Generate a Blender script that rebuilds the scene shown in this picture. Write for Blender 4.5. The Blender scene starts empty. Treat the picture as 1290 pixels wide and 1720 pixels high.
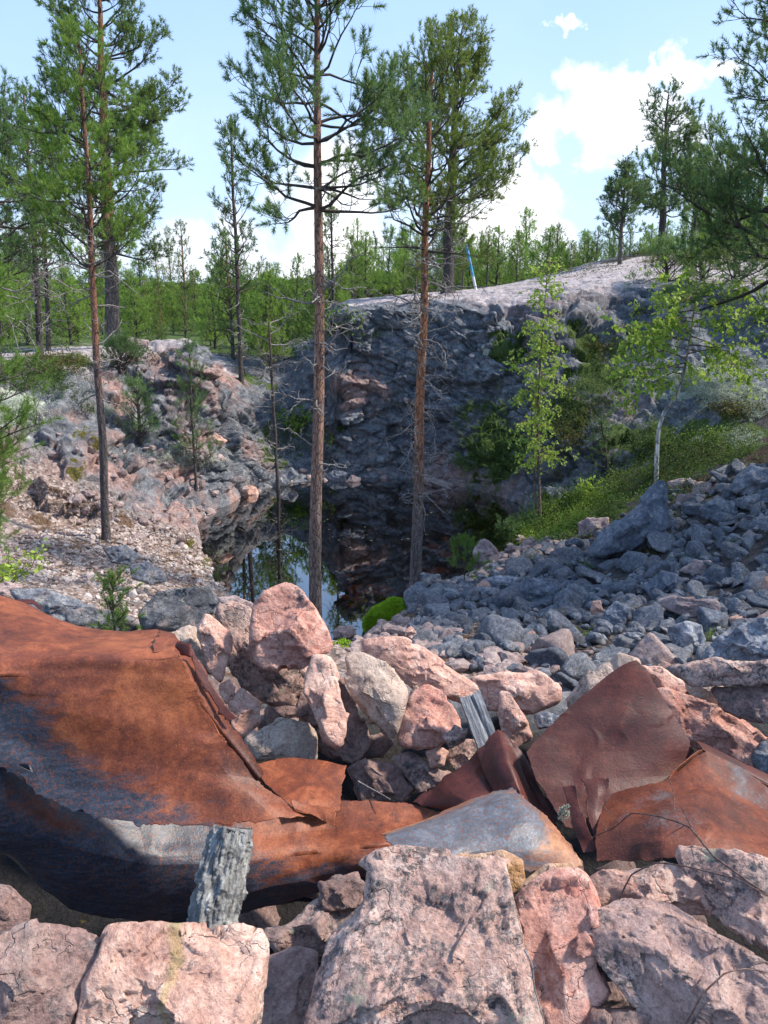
import bpy, math, random
import numpy as np
from mathutils import Vector, Matrix
SC = bpy.context.scene
COL = SC.collection
R = math.radians

# ------------------------------------------------------------------ camera
CAMZ = 3.5
FPX = 1291.0
PITCH = math.atan(360/FPX)
cam_d = bpy.data.cameras.new('camera')
cam = bpy.data.objects.new('camera', cam_d); COL.objects.link(cam)
cam.location = (0, 0, CAMZ)
cam.rotation_euler = (math.pi/2-PITCH, 0, 0)
cam_d.sensor_fit = 'VERTICAL'; cam_d.sensor_height = 24.0
cam_d.lens = 24.0*FPX/1720
cam_d.clip_start = 0.05; cam_d.clip_end = 3000
SC.camera = cam
SC.view_settings.view_transform = 'Standard'
SC.view_settings.look = 'None'
SC.view_settings.gamma = 1
SC.view_settings.exposure = 1.12
try:
    SC.cycles.max_bounces = 6; SC.cycles.diffuse_bounces = 3; SC.cycles.glossy_bounces = 3
    SC.cycles.transparent_max_bounces = 8; SC.cycles.use_denoising = True
except Exception: pass

# ------------------------------------------------------------------ sun and sky
SUN = Vector((0.66, 0.04, 0.75)).normalized()
SUN_EL = math.asin(SUN.z); SUN_AZ = math.atan2(SUN.x, SUN.y)
sd = bpy.data.lights.new('sun', 'SUN'); sd.energy = 3.3; sd.angle = R(4); sd.color = (1.0, .90, .78)
so = bpy.data.objects.new('sun', sd); COL.objects.link(so)
so.rotation_euler = SUN.to_track_quat('Z', 'Y').to_euler(); so.location = (12, 2, 15)

def raydir(px, py):
    u = (860-py)/FPX; c, s = math.cos(PITCH), math.sin(PITCH)
    return Vector(((px-645)/FPX, c+u*s, -s+u*c))
def P(px, py, Y):
    r = raydir(px, py); return Vector((0, 0, CAMZ)) + r*(Y/r.y)
def PZ(px, py, z):
    r = raydir(px, py); return Vector((0, 0, CAMZ)) + r*((z-CAMZ)/r.z)

# ------------------------------------------------------------------ node helper
class NT:
    def __init__(s, tree): s.t = tree; s.n = tree.nodes; s.l = tree.links
    def new(s, typ, **kw):
        n = s.n.new(typ)
        for k, v in kw.items(): setattr(n, k, v)
        return n
    def put(s, sock, v):
        if v is None: return
        if isinstance(v, bpy.types.NodeSocket): s.l.new(v, sock)
        elif isinstance(v, (tuple, list)) and sock.type == 'RGBA' and len(v) == 3: sock.default_value = (*v, 1)
        else: sock.default_value = v
    def coord(s, which='Object'): return s.new('ShaderNodeTexCoord').outputs[which]
    def mapping(s, vec, scale=(1, 1, 1), rot=(0, 0, 0), loc=(0, 0, 0)):
        m = s.new('ShaderNodeMapping'); s.put(m.inputs['Vector'], vec)
        m.inputs['Scale'].default_value = scale; m.inputs['Rotation'].default_value = rot; s.put(m.inputs['Location'], loc)
        return m.outputs[0]
    def noise(s, vec, scale=5, detail=4, rough=.55, dist=0, col=False):
        n = s.new('ShaderNodeTexNoise'); s.put(n.inputs['Vector'], vec)
        n.inputs['Scale'].default_value = scale; n.inputs['Detail'].default_value = detail
        n.inputs['Roughness'].default_value = rough; n.inputs['Distortion'].default_value = dist
        return n.outputs['Color' if col else 'Fac']
    def voro(s, vec, scale=5, feature='F1', out='Distance', rnd=1):
        n = s.new('ShaderNodeTexVoronoi', feature=feature); s.put(n.inputs['Vector'], vec)
        n.inputs['Scale'].default_value = scale; n.inputs['Randomness'].default_value = rnd
        return n.outputs[out]
    def math(s, op, a, b=None, c=None, clamp=False):
        n = s.new('ShaderNodeMath', operation=op); n.use_clamp = clamp
        s.put(n.inputs[0], a); s.put(n.inputs[1], b); s.put(n.inputs[2], c); return n.outputs[0]
    def vmath(s, op, a, b=None, out=0):
        n = s.new('ShaderNodeVectorMath', operation=op); s.put(n.inputs[0], a); s.put(n.inputs[1], b); return n.outputs[out]
    def step(s, v, a, b):
        n = s.new('ShaderNodeMapRange', interpolation_type='SMOOTHSTEP'); s.put(n.inputs['Value'], v)
        n.inputs['From Min'].default_value = a; n.inputs['From Max'].default_value = b; return n.outputs[0]
    def mix(s, f, a, b, mode='MIX'):
        n = s.new('ShaderNodeMix', data_type='RGBA', blend_type=mode); n.clamp_factor = True
        s.put(n.inputs[0], f); s.put(n.inputs[6], a); s.put(n.inputs[7], b); return n.outputs[2]
    def ramp(s, f, stops):
        n = s.new('ShaderNodeValToRGB'); s.put(n.inputs[0], f); e = n.color_ramp.elements
        while len(e) < len(stops): e.new(.5)
        for k, (p, c) in enumerate(stops): e[k].position = p; e[k].color = (*c, 1)
        return n.outputs[0]
    def attr(s, name, out='Fac'): return s.new('ShaderNodeAttribute', attribute_name=name).outputs[out]
    def bump(s, h, strength=.5, dist=.02, nrm=None):
        n = s.new('ShaderNodeBump'); n.inputs['Strength'].default_value = strength; n.inputs['Distance'].default_value = dist
        s.put(n.inputs['Height'], h); s.put(n.inputs['Normal'], nrm); return n.outputs[0]
    def sep(s, v):
        n = s.new('ShaderNodeSeparateXYZ'); s.put(n.inputs[0], v); return n.outputs

def mat(name):
    m = bpy.data.materials.new(name); m.use_nodes = True; t = NT(m.node_tree)
    b = m.node_tree.nodes['Principled BSDF']; return m, t, b

# world ------------------------------------------------------------
W = bpy.data.worlds.new('World'); SC.world = W; W.use_nodes = True
w = NT(W.node_tree); bg = W.node_tree.nodes['Background']
sky = w.new('ShaderNodeTexSky', sky_type='NISHITA'); sky.sun_disc = False
sky.sun_elevation = SUN_EL; sky.sun_rotation = SUN_AZ; sky.air_density = 1.0; sky.dust_density = .6; sky.ozone_density = 1.6
dirv = w.coord('Generated')
nz1 = w.noise(dirv, 5.5, 8, .6); nz2 = w.noise(dirv, 1.6, 4, .5)
# (px, py, radius px, strength, raggedness)
CL = [(1020, 170, 62, 1, 1), (1065, 150, 58, 1, 1), (1085, 205, 75, 1, 1), (1000, 215, 55, .9, 1), (1130, 230, 60, .9, 1), (1160, 110, 42, .9, 1), (1205, 112, 34, .7, 1),
      (1120, 100, 26, .8, 1), (925, 235, 45, .75, 1), (900, 210, 30, .5, 1), (1180, 290, 50, .4, 1),
      (960, 72, 15, .8, 1), (985, 66, 17, .9, 1), (1005, 62, 13, .8, 1), (940, 80, 8, .5, 1),
      (560, 320, 85, .75, 1), (480, 335, 60, .5, 1), (620, 300, 60, .6, 1), (430, 300, 60, .25, 1), (910, 375, 70, .8, 1), (960, 390, 60, .7, 1), (830, 380, 90, .7, 1),
      (300, 415, 70, .8, 1), (420, 420, 80, .7, 1), (180, 410, 80, .5, 1), (560, 430, 90, .7, 1), (60, 430, 100, .5, 1), (-300, 380, 130, .8, 1), (1600, 300, 200, .8, 1),
      (-700, 200, 160, .8, 1), (700, -500, 120, .5, 1), (2200, 100, 300, .9, 1)]
acc = None
wn = w.vmath('SUBTRACT', w.noise(dirv, 7, 8, .62, col=True), (.5, .5, .5)); dirw = w.vmath('ADD', dirv, w.vmath('MULTIPLY', wn, (.17, .17, .17)))
for (cx, cy, cr, st, rg) in CL:
    c = raydir(cx, cy).normalized()
    d = w.vmath('SUBTRACT', dirw, tuple(c))
    ln = w.vmath('LENGTH', d, out=1)
    rad = cr/FPX*(c.dot(raydir(645, 860).normalized()))
    v = w.math('SUBTRACT', 1.0, w.math('DIVIDE', ln, rad*1.4))
    v = w.math('MULTIPLY', v, st)
    acc = v if acc is None else w.math('MAXIMUM', acc, v)
m_ = w.math('ADD', acc, w.math('MULTIPLY', w.math('SUBTRACT', nz1, .5), .9))
big = w.step(m_, .08, .50)
# thin veil towards the horizon
hz = w.sep(dirv)[2]
veil = w.math('MULTIPLY', w.step(hz, .42, -.02), w.step(nz2, .30, .75))
veil = w.math('MULTIPLY', veil, .42)
cl = w.math('MAXIMUM', big, veil)
skyc = w.mix(.55, sky.outputs[0], (3.2, 4.95, 8.2))
shade = w.noise(w.mapping(dirv, loc=(0, 0, .03)), 5.0, 6, .55)
cloudc = w.mix(w.step(shade, .4, .7), (6.0, 6.4, 7.2), (8.6, 8.6, 8.6))
w.put(bg.inputs['Color'], w.mix(cl, skyc, cloudc)); bg.inputs['Strength'].default_value = .092

# ------------------------------------------------------------------ numpy noise
_rng = np.random.RandomState(7)
_perm = _rng.permutation(256); _perm = np.concatenate([_perm, _perm, _perm])
_g = _rng.normal(size=(256, 3)); _g /= np.linalg.norm(_g, axis=1)[:, None]
def perlin(p, seed=0):
    p = np.asarray(p, float)+seed*17.13
    i = np.floor(p).astype(np.int64); f = p-i; i &= 255
    u = f*f*f*(f*(f*6-15)+10)
    def gr(dx, dy, dz):
        h = _perm[_perm[_perm[(i[:, 0]+dx) & 255]+((i[:, 1]+dy) & 255)]+((i[:, 2]+dz) & 255)]
        return _g[h, 0]*(f[:, 0]-dx)+_g[h, 1]*(f[:, 1]-dy)+_g[h, 2]*(f[:, 2]-dz)
    def L(a, b, t): return a+(b-a)*t
    x0 = L(L(gr(0, 0, 0), gr(1, 0, 0), u[:, 0]), L(gr(0, 1, 0), gr(1, 1, 0), u[:, 0]), u[:, 1])
    x1 = L(L(gr(0, 0, 1), gr(1, 0, 1), u[:, 0]), L(gr(0, 1, 1), gr(1, 1, 1), u[:, 0]), u[:, 1])
    return L(x0, x1, u[:, 2])
def fbm(p, oct=4, seed=0, gain=.5, ridged=False):
    p = np.asarray(p, float); a = 1; s = 0
    for k in range(oct):
        n = perlin(p*(2**k), seed+k)
        s = s + a*((.5-np.abs(n)*2) if ridged else n); a *= gain
    return s
def facet(p, seed=0, aniso=(1, 1, 1)):
    """piecewise planar height: every cell of a jittered lattice is its own tilted facet"""
    p = np.asarray(p, float)*np.array(aniso)+seed*31.7
    i = np.floor(p).astype(np.int64)
    best = np.full(len(p), 9e9); second = best.copy(); val = np.zeros(len(p))
    for dx in (-1, 0, 1):
        for dy in (-1, 0, 1):
            for dz in (-1, 0, 1):
                c = i+np.array([dx, dy, dz]); cc = c & 255
                h = _perm[_perm[_perm[cc[:, 0]]+cc[:, 1]]+cc[:, 2]]
                j = _g[h]*.45+.5
                d = p-(c+j); d2 = (d**2).sum(1)
                g = _g[(h*7+13) & 255]
                v = _g[(h*3+5) & 255, 0]*.6+(d*g).sum(1)*.9
                m = d2 < best
                second = np.where(m, best, np.minimum(second, d2))
                best = np.where(m, d2, best); val = np.where(m, v, val)
    edge = np.sqrt(second)-np.sqrt(best)
    return val, edge

# ------------------------------------------------------------------ mesh helpers
def mesh_np(name, V, F, smooth=True):
    V = np.asarray(V, np.float32); F = np.asarray(F, np.int32)
    me = bpy.data.meshes.new(name); k = F.shape[1]
    me.vertices.add(len(V)); me.vertices.foreach_set('co', V.ravel())
    me.loops.add(F.size); me.loops.foreach_set('vertex_index', F.ravel())
    me.polygons.add(len(F)); me.polygons.foreach_set('loop_start', np.arange(0, F.size, k, dtype=np.int32))
    me.polygons.foreach_set('loop_total', np.full(len(F), k, dtype=np.int32))
    me.update(calc_edges=True); me.validate(verbose=False)
    me.polygons.foreach_set('use_smooth', np.full(len(me.polygons), smooth)); me.update()
    return me
def set_attr(me, name, arr):
    a = me.attributes.new(name, 'FLOAT', 'POINT'); a.data.foreach_set('value', np.asarray(arr, np.float32))
def link(name, me, m, parent=None, loc=None):
    o = bpy.data.objects.new(name, me); COL.objects.link(o)
    if m: me.materials.append(m)
    if parent: o.parent = parent
    if loc is not None: o.location = loc
    return o
def tag(o, label=None, cat=None, group=None, kind=None):
    if label: o['label'] = label
    if cat: o['category'] = cat
    if group: o['group'] = group
    if kind: o['kind'] = kind
    return o
def empty(name, loc, label, cat, group=None):
    o = bpy.data.objects.new(name, None); COL.objects.link(o); o.location = loc; o.empty_display_size = .1
    return tag(o, label, cat, group)
def tubes(specs):
    """specs: list of (pts Nx3, radii N, sides) -> V, F(quads)"""
    Vs = []; Fs = []; off = 0
    for pts, rad, sd_ in specs:
        pts = np.asarray(pts, float); rad = np.asarray(rad, float); n = len(pts)
        if n < 2: continue
        t = np.gradient(pts, axis=0); t /= np.linalg.norm(t, axis=1)[:, None]+1e-9
        ref = np.array([0, 0, 1.0]) if abs(t[0][2]) < .8 else np.array([1.0, 0, 0])
        a = np.cross(t, ref); a /= np.linalg.norm(a, axis=1)[:, None]+1e-9
        b = np.cross(t, a)
        an = np.linspace(0, 2*np.pi, sd_, endpoint=False)
        ring = pts[:, None, :]+rad[:, None, None]*(a[:, None, :]*np.cos(an)[None, :, None]+b[:, None, :]*np.sin(an)[None, :, None])
        Vs.append(ring.reshape(-1, 3))
        i = np.arange(n-1)[:, None]*sd_; j = np.arange(sd_)[None, :]; j2 = (j+1) % sd_
        q = np.stack([i+j, i+j2, i+sd_+j2, i+sd_+j], -1).reshape(-1, 4)+off
        Fs.append(q)
        if sd_ >= 4:      # caps: fan of degenerate-free quads
            for base in (0, (n-1)*sd_):
                for k in range(1, sd_-2, 2):
                    Fs.append(np.array([[off+base, off+base+k, off+base+k+1, off+base+k+2]]))
        off += n*sd_
    return np.concatenate(Vs), np.concatenate(Fs)

# ------------------------------------------------------------------ terrain
CX, CY = -.6, 10.8
SHORE = [(335, 868), (385, 848), (425, 826), (500, 810), (600, 803), (700, 806), (790, 822), (870, 845), (885, 885), (860, 925), (840, 935), (770, 965),
         (720, 985), (685, 1008), (650, 1030), (612, 1062), (600, 1095), (520, 1120), (430, 1100), (420, 1040), (385, 995), (360, 940), (338, 900)]
_sa = []; _sr = []
for q in SHORE:
    v = PZ(q[0], q[1], 0); _sa.append(math.degrees(math.atan2(v.y-CY, v.x-CX)) % 360); _sr.append(math.hypot(v.x-CX, v.y-CY))
_o = np.argsort(_sa); _sa = np.array(_sa)[_o]; _sr = np.array(_sr)[_o]
def shoreR(az): return np.interp(az % 360, np.concatenate([_sa-360, _sa, _sa+360]), np.tile(_sr, 3))
PROF = {
 10:  [(0, 0), (.5, .2), (1, .45), (2, 1.2), (3.0, 2.15), (4.0, 2.45), (5.2, 2.65), (5.55, 3.6), (6.5, 3.9), (12, 4.7), (60, 5.6), (400, 6)],
 24:  [(0, 0), (.3, .3), (.7, .75), (1.4, 1.5), (2.4, 2.1), (3.4, 2.7), (4.0, 2.85), (4.3, 3.6), (5.5, 3.8), (11, 4.7), (60, 5.6), (400, 6)],
 36:  [(0, 0), (.12, .35), (.5, 1.0), (1.0, 1.8), (2.0, 2.25), (2.9, 2.7), (3.2, 3.1), (3.5, 3.65), (5, 3.85), (12, 4.8), (60, 5.5), (400, 6)],
 47:  [(0, 0), (.10, .35), (.35, 1.2), (.8, 2.1), (1.2, 2.6), (1.5, 3.3), (2.1, 3.6), (4, 3.85), (14, 5.1), (60, 5.4), (400, 6)],
 59:  [(0, 0), (.12, .35), (.3, 1.2), (.65, 2.6), (1.0, 3.25), (1.7, 3.5), (5, 3.9), (11, 4.7), (20, 5.0), (60, 5.0), (400, 5.5)],
 76:  [(0, 0), (.12, .3), (.25, 1.0), (.45, 2.6), (.62, 3.3), (1.0, 3.45), (5, 3.65), (15, 3.8), (60, 3.6), (400, 5)],
 92:  [(0, 0), (.10, .2), (.2, 1.0), (.35, 2.5), (.5, 3.15), (.9, 3.3), (5, 3.45), (15, 3.3), (60, 3.0), (400, 5)],
 98:  [(0, 0), (.3, .2), (.7, .6), (1.2, 1.3), (1.8, 2.1), (2.6, 2.3), (5, 2.4), (20, 2.4), (60, 2.6), (400, 4)],
 105: [(0, 0), (.4, .15), (.9, .45), (1.6, 1.15), (2.3, 1.75), (5, 2.05), (20, 2.25), (60, 2.3), (400, 4)],
 115: [(0, 0), (.2, .2), (.6, .6), (1.1, 1.3), (1.9, 1.95), (4, 2.15), (20, 2.3), (60, 2.3), (400, 4)],
 131: [(0, 0), (.1, .4), (.4, 1.4), (.75, 2.3), (1.0, 2.78), (2.0, 2.75), (4, 2.5), (20, 2.3), (60, 2.3), (400, 4)],
 149: [(0, 0), (.15, .3), (.5, .75), (1.2, 1.55), (2.0, 2.35), (2.6, 2.6), (5, 2.45), (20, 2.3), (60, 2.3), (400, 4)],
 170: [(0, 0), (.2, .2), (.6, .42), (1.0, .6), (1.5, 1.25), (2.2, 1.9), (3.3, 2.25), (6, 2.4), (60, 2.4), (400, 4)],
 190: [(0, 0), (.3, .12), (1.3, .42), (2.1, .55), (2.6, .95), (3.3, 1.7), (4.5, 2.1), (8, 2.4), (60, 2.4), (400, 4)],
 204: [(0, 0), (.3, .12), (1.36, .49), (2.5, .7), (3.3, 1.1), (4.5, 1.9), (8, 2.4), (60, 2.5), (400, 4)],
 224: [(0, 0), (.3, .12), (1.3, .45), (2.57, .77), (4, 1.15), (6, 1.7), (9, 2.2), (60, 2.5), (400, 4)],
 245: [(0, 0), (.3, .12), (1.5, .65), (2.6, 1.05), (3.4, 1.35), (4.9, 1.35), (5.6, .5), (7.35, .15), (7.9, 1.5), (8.6, 1.8), (60, 2.2), (400, 4)],
 260: [(0, 0), (.3, .1), (1.0, .6), (2.1, 1.1), (3.0, 1.25), (3.6, .6), (5.2, .2), (5.7, 1.4), (6.3, 1.78), (60, 2.2), (400, 4)],
 272: [(0, 0), (.5, .2), (1.5, .9), (2.5, 1.15), (3.2, 1.2), (3.65, .75), (5.1, .6), (5.6, 1.4), (6.2, 1.78), (60, 2.2), (400, 4)],
 280: [(0, 0), (.5, .2), (1.8, .7), (3.2, 1.05), (4.1, 1.15), (4.6, .75), (6.1, .6), (6.6, 1.4), (7.3, 1.8), (60, 2.2), (400, 4)],
 291: [(0, 0), (.3, .2), (1.5, .5), (3.8, 1.0), (4.9, 1.2), (5.4, .75), (6.9, .65), (7.5, 1.45), (8.2, 1.8), (60, 2.2), (400, 4)],
 308: [(0, 0), (.3, .15), (2, .5), (4.0, 1.08), (5.0, 1.4), (8, 1.9), (60, 3), (400, 4)],
 325: [(0, 0), (.3, .15), (1.5, .45), (3.5, 1.3), (6, 2.2), (60, 4.5), (400, 5)],
 341: [(0, 0), (.3, .1), (1.3, .50), (3.25, 1.48), (6, 2.5), (10, 3.2), (60, 5), (400, 6)],
 356: [(0, 0), (.5, .2), (1.2, .6), (1.9, .95), (4, 2.0), (7, 3.2), (12, 4), (60, 5), (400, 6)],
}
DG = np.concatenate([np.linspace(0, .75, 330), np.linspace(.75, 1.4, 66)[1:], np.linspace(1.4, 6, 150)[1:], np.geomspace(6, 30, 90)[1:], np.geomspace(30, 900, 45)[1:]])
_pk = sorted(PROF); _ZT = np.array([np.interp(DG, [a for a, _ in PROF[k]], [b for _, b in PROF[k]]) for k in _pk])
_pk = np.array(_pk, float); _pka = np.concatenate([[_pk[-1]-360], _pk, [_pk[0]+360]])
NA = 1080
AZ = np.linspace(0, 360, NA, endpoint=False)
def _rows(az):
    j = np.searchsorted(_pka, az, side='right')-1; f = (az-_pka[j])/(_pka[j+1]-_pka[j]); f = f*f*(3-2*f)*.5+f*.5
    n = len(_pk); a = (j-1) % n; b = j % n
    return _ZT[a]*(1-f)[:, None]+_ZT[b]*f[:, None]
ZG = _rows(AZ)                                   # NA x ND
k5 = np.array([1, 4, 6, 4, 1])/16.
for _ in range(3):
    ZG = sum(k5[i]*np.roll(ZG, i-2, axis=0) for i in range(5))
RS = shoreR(AZ)
for _ in range(4): RS = sum(k5[i]*np.roll(RS, i-2) for i in range(5))
RS = RS + .10*fbm(np.stack([np.cos(np.radians(AZ))*5, np.sin(np.radians(AZ))*5, AZ*0], 1), 4, 3)
def base_xy(): 
    rho = RS[:, None]+DG[None, :]
    a = np.radians(AZ)[:, None]
    return CX+rho*np.cos(a), CY+rho*np.sin(a)
X, Y_ = base_xy()
V = np.stack([X, Y_, ZG], -1)                    # NA x ND x 3
du = np.roll(V, -1, 0)-np.roll(V, 1, 0); dv = np.gradient(V, axis=1)
Nn = np.cross(dv, du); Nn /= np.linalg.norm(Nn, axis=-1)[..., None]+1e-9
Nn *= np.sign(Nn[..., 2:3]+1e-6)
slope = np.clip((1-Nn[..., 2])/.45, 0, 1)
D = np.broadcast_to(DG[None, :], ZG.shape); A = np.broadcast_to(AZ[:, None], ZG.shape)
def band(a, lo, hi, s=6): return np.clip((a-lo)/s, 0, 1)*np.clip((hi-a)/s, 0, 1)
rocky = np.maximum(band(A, 8, 108, 10)*np.clip(1-(D-3.2)/2.5, 0, 1), band(A, 102, 200, 10)*np.clip(1-(D-2.6)/2, 0, 1))
rocky = np.maximum(rocky, band(A, 2, 40, 8)*np.clip(1-np.abs(D-5.2)/1.6, 0, 1))
rocky = np.maximum(rocky*np.clip(.22+slope, 0, 1), slope*.25)
rocky *= np.clip(D/.15, .15, 1)
p3 = V.reshape(-1, 3)
near = (D.ravel() < 14)
disp = np.zeros(len(p3)); edge = np.ones(len(p3))
q = p3[near]
wq = q + .25*np.stack([perlin(q*1.3, 50), perlin(q*1.3, 51), perlin(q*1.3, 52)], 1)
f1, e1 = facet(wq*1.35, 1, (1, 1, 1.6)); f2, e2 = facet(wq*3.6, 2, (1, 1, 1.5)); f3, e3 = facet(wq*9, 3, (1, 1, 1.3))
disp[near] = f1*.26+f2*.11+f3*.035-np.exp(-e2*9)*.05-np.exp(-e1*8)*.06+fbm(q*2.0, 5, 4)*.10
fine = fbm(q*14, 3, 8)*.022
amp = rocky.ravel()
smallrough = np.zeros(len(p3)); smallrough[near] = fine+fbm(q*4, 3, 12)*.035
far_und = fbm(p3*np.array([.12, .12, .12]), 3, 20)*.35*np.clip((D.ravel()-8)/20, 0, 1)
D1 = D.ravel()
tot = disp*amp*np.where(A.ravel() > 104, .75, .85)+smallrough*np.clip(D1/.3, 0, 1)*.9
p3 = p3+Nn.reshape(-1, 3)*tot[:, None]; p3[:, 2] += far_und
p3 = p3.reshape(NA, -1, 3)
# pond bed rings, going inward
UW = np.linspace(0, 1, 40)[1:]
bed = []
for t in UW:
    rr = RS*(1-t)
    dep = -np.minimum(.9, (RS*t)*.42)
    bx = CX+rr*np.cos(np.radians(AZ)); by = CY+rr*np.sin(np.radians(AZ))
    pts = np.stack([bx, by, dep], 1)
    pts[:, 2] += fbm(pts*3, 3, 33)*.07*min(1, t*8)
    bed.append(pts)
bed = np.stack(bed[::-1], 1)                     # NA x 39 x 3
ALL = np.concatenate([bed, p3], 1); ND = ALL.shape[1]; NB = bed.shape[1]
idx = np.arange(NA*ND).reshape(NA, ND)
F = np.stack([idx[:, :-1], idx[:, 1:], np.roll(idx, -1, 0)[:, 1:], np.roll(idx, -1, 0)[:, :-1]], -1)   # NA x ND-1 x 4
# material masks (what grows or lies where, plus painted ground shade)
Af = np.concatenate([np.broadcast_to(AZ[:, None], (NA, NB)), A], 1).ravel(); Df = np.concatenate([np.full((NA, NB), -1.), D], 1).ravel()
slf = np.concatenate([np.zeros((NA, NB)), slope], 1).ravel()
AP = ALL.reshape(-1, 3)
pn = fbm(AP*1.3, 4, 60); pn2 = fbm(AP*3.1, 3, 61)
def blob(px, py, Y, rad, soft=.5):
    c = np.array(P(px, py, Y)); d = np.linalg.norm((AP-c)*np.array([1, .8, 1]), axis=1)/rad
    return np.clip((1-d+pn2*.8)/soft, 0, 1)
veg = np.zeros(len(AP)); lich = veg.copy(); litter = veg.copy(); pink = veg.copy(); gravel = veg.copy(); omoss = veg.copy()
gravel = band(Af, 176, 300, 8)*np.clip((Df+.1)/.3, 0, 1)
gravel *= np.clip((AP[:, 1]-4.2)/.5, 0, 1)
gravel = np.maximum(gravel, ((Af > 296) | (Af < 4))*np.clip((Df+.1)/.3, 0, 1)*.3)
pink = np.clip(.20+pn*1.7, 0, 1)*band(Af, 105, 215, 10)
pink = np.maximum(pink, band(Af, 40, 100, 8)*np.clip((Df-1.0)/.5, 0, 1)*.35)
pink = np.maximum(pink, blob(600, 650, 15, .7)*.8); pink = np.maximum(pink, blob(750, 825, 14.6, .8)*.6)
pink = np.maximum(pink, blob(840, 830, 13.8, .9)*.5); pink = np.maximum(pink, blob(1220, 540, 15, .9)*.5); pink = np.maximum(pink, blob(570, 590, 15, .4)*.5)
pink = np.maximum(pink, blob(1050, 690, 13, .5)*.4)
pink = np.maximum(pink, blob(300, 860, 11.3, .6)*.8)
soil_shade = np.clip((4.3-AP[:, 1])/.4, 0, 1)*(AP[:, 1] > -1.0)*np.clip((2.6-np.abs(AP[:, 0]))/.4, 0, 1); soil_shade = np.maximum(soil_shade, (((Af > 290) & (Df > .6)) | (Af < 2))*(Df < 5)*.75)  # near-black shade painted into the hollow under the sheets and the scree gaps
bare = band(Af, 12, 103, 8)*np.clip((Df-np.interp(Af, [12, 24, 36, 47, 56, 90], [5.7, 4.5, 3.7, 2.2, 1.3, .8]))/.5, 0, 1)*np.clip(1-slf*1.1, 0, 1)*(Df > .9)
bare = np.maximum(bare, band(Af, 108, 165, 10)*np.clip((Df-.8)/.5, 0, 1)*np.clip(.9-slf*1.3, 0, 1))
# plateau vegetation far from the pit
vegr = np.clip((Df-4.5-pn*2.5)/2.0, 0, 1)*((Af > 96) & (Af < 230)); veg = np.maximum(veg, vegr*.7)
veg = np.maximum(veg, np.clip((Df-9-pn*5)/4, 0, 1))
litter = np.maximum(litter, np.clip((Df-7-pn*8)/4, 0, 1)*band(Af, 30, 100, 6)*.8)
litter = np.maximum(litter, gravel*np.clip(pn2*2+.1, 0, .8))
for b_ in [(950, 700, 13.3, .5), (1010, 640, 14, .6), (830, 760, 13.9, .7), (1130, 770, 11.2, .9), (1000, 850, 11, .9), (930, 870, 11.3, .7),
           (1200, 750, 10.8, .8), (1060, 720, 12, .6), (860, 590, 14.8, .5), (480, 740, 15, .6), (500, 660, 15.5, .6), (1150, 470, 15, .6), (900, 470, 19, .4), (980, 580, 14.5, .5),
           (60, 620, 13, .9), (440, 600, 16.5, .7), (400, 600, 16, .5)]:
    veg = np.maximum(veg, blob(*b_))
litter = np.maximum(litter, np.clip((4.5-AP[:, 1])/.5, 0, 1)*(AP[:, 1] > -3)*.35)
for b_ in [(1180, 640, 12.6, .75), (1240, 660, 12.2, .5), (30, 690, 11.4, .55), (300, 765, 12, .45), (185, 690, 12, .25), (1270, 690, 11.5, .4), (760, 660, 14.8, .2), (780, 545, 15, .25), (820, 585, 14.9, .15), (1260, 740, 11, .3),
           (1120, 520, 15, .3), (240, 700, 12.5, .3)]:
    lich = np.maximum(lich, blob(*b_, .7))
for b_ in [(1240, 690, 12, .5), (960, 720, 13.2, .35), (1010, 580, 14.3, .6), (60, 600, 13.5, .6), (860, 600, 14.7, .3), (1180, 830, 9.6, .5), (1290, 750, 10, .6)]:
    litter = np.maximum(litter, blob(*b_, .8))
for b_ in [(150, 740, 11.5, .35), (200, 720, 11.7, .25), (130, 790, 10.8, .3), (350, 960, 9.8, .5), (330, 920, 10.4, .3), (370, 985, 9.2, .3), (270, 690, 12.5, .25), (1240, 480, 15, .4), (1190, 860, 9, .3), (1000, 1080, 6.5, .3), (690, 760, 14.6, .3)]:
    omoss = np.maximum(omoss, blob(*b_, .7))
def submesh(name, fmask):
    Fm = F[fmask].reshape(-1, 4); u, inv = np.unique(Fm, return_inverse=True)
    me = mesh_np(name, AP[u], inv.reshape(-1, 4))
    for n_, a_ in (('veg', veg), ('lich', lich), ('litter', litter), ('pinkm', pink), ('gravel', gravel), ('omoss', omoss), ('steep', slf), ('bare', bare), ('soil_shade', soil_shade)): set_attr(me, n_, a_[u])
    return me
colD = np.concatenate([np.full(NB, -1.), DG])[:-1]; FA = np.broadcast_to(AZ[:, None], (NA, ND-1)); FD = np.broadcast_to(colD[None, :], (NA, ND-1))
m_bed = FD < -.5
m_cliff = (~m_bed) & (FA >= 6) & (FA < 100) & (FD < np.interp(FA, [6, 36, 50, 60, 100], [6.2, 4.2, 2.6, 2.0, 1.8]))
m_out = (~m_bed) & (FA >= 100) & (FA < 196) & (FD < 3.4)
m_ground = ~(m_bed | m_cliff | m_out)

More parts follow.
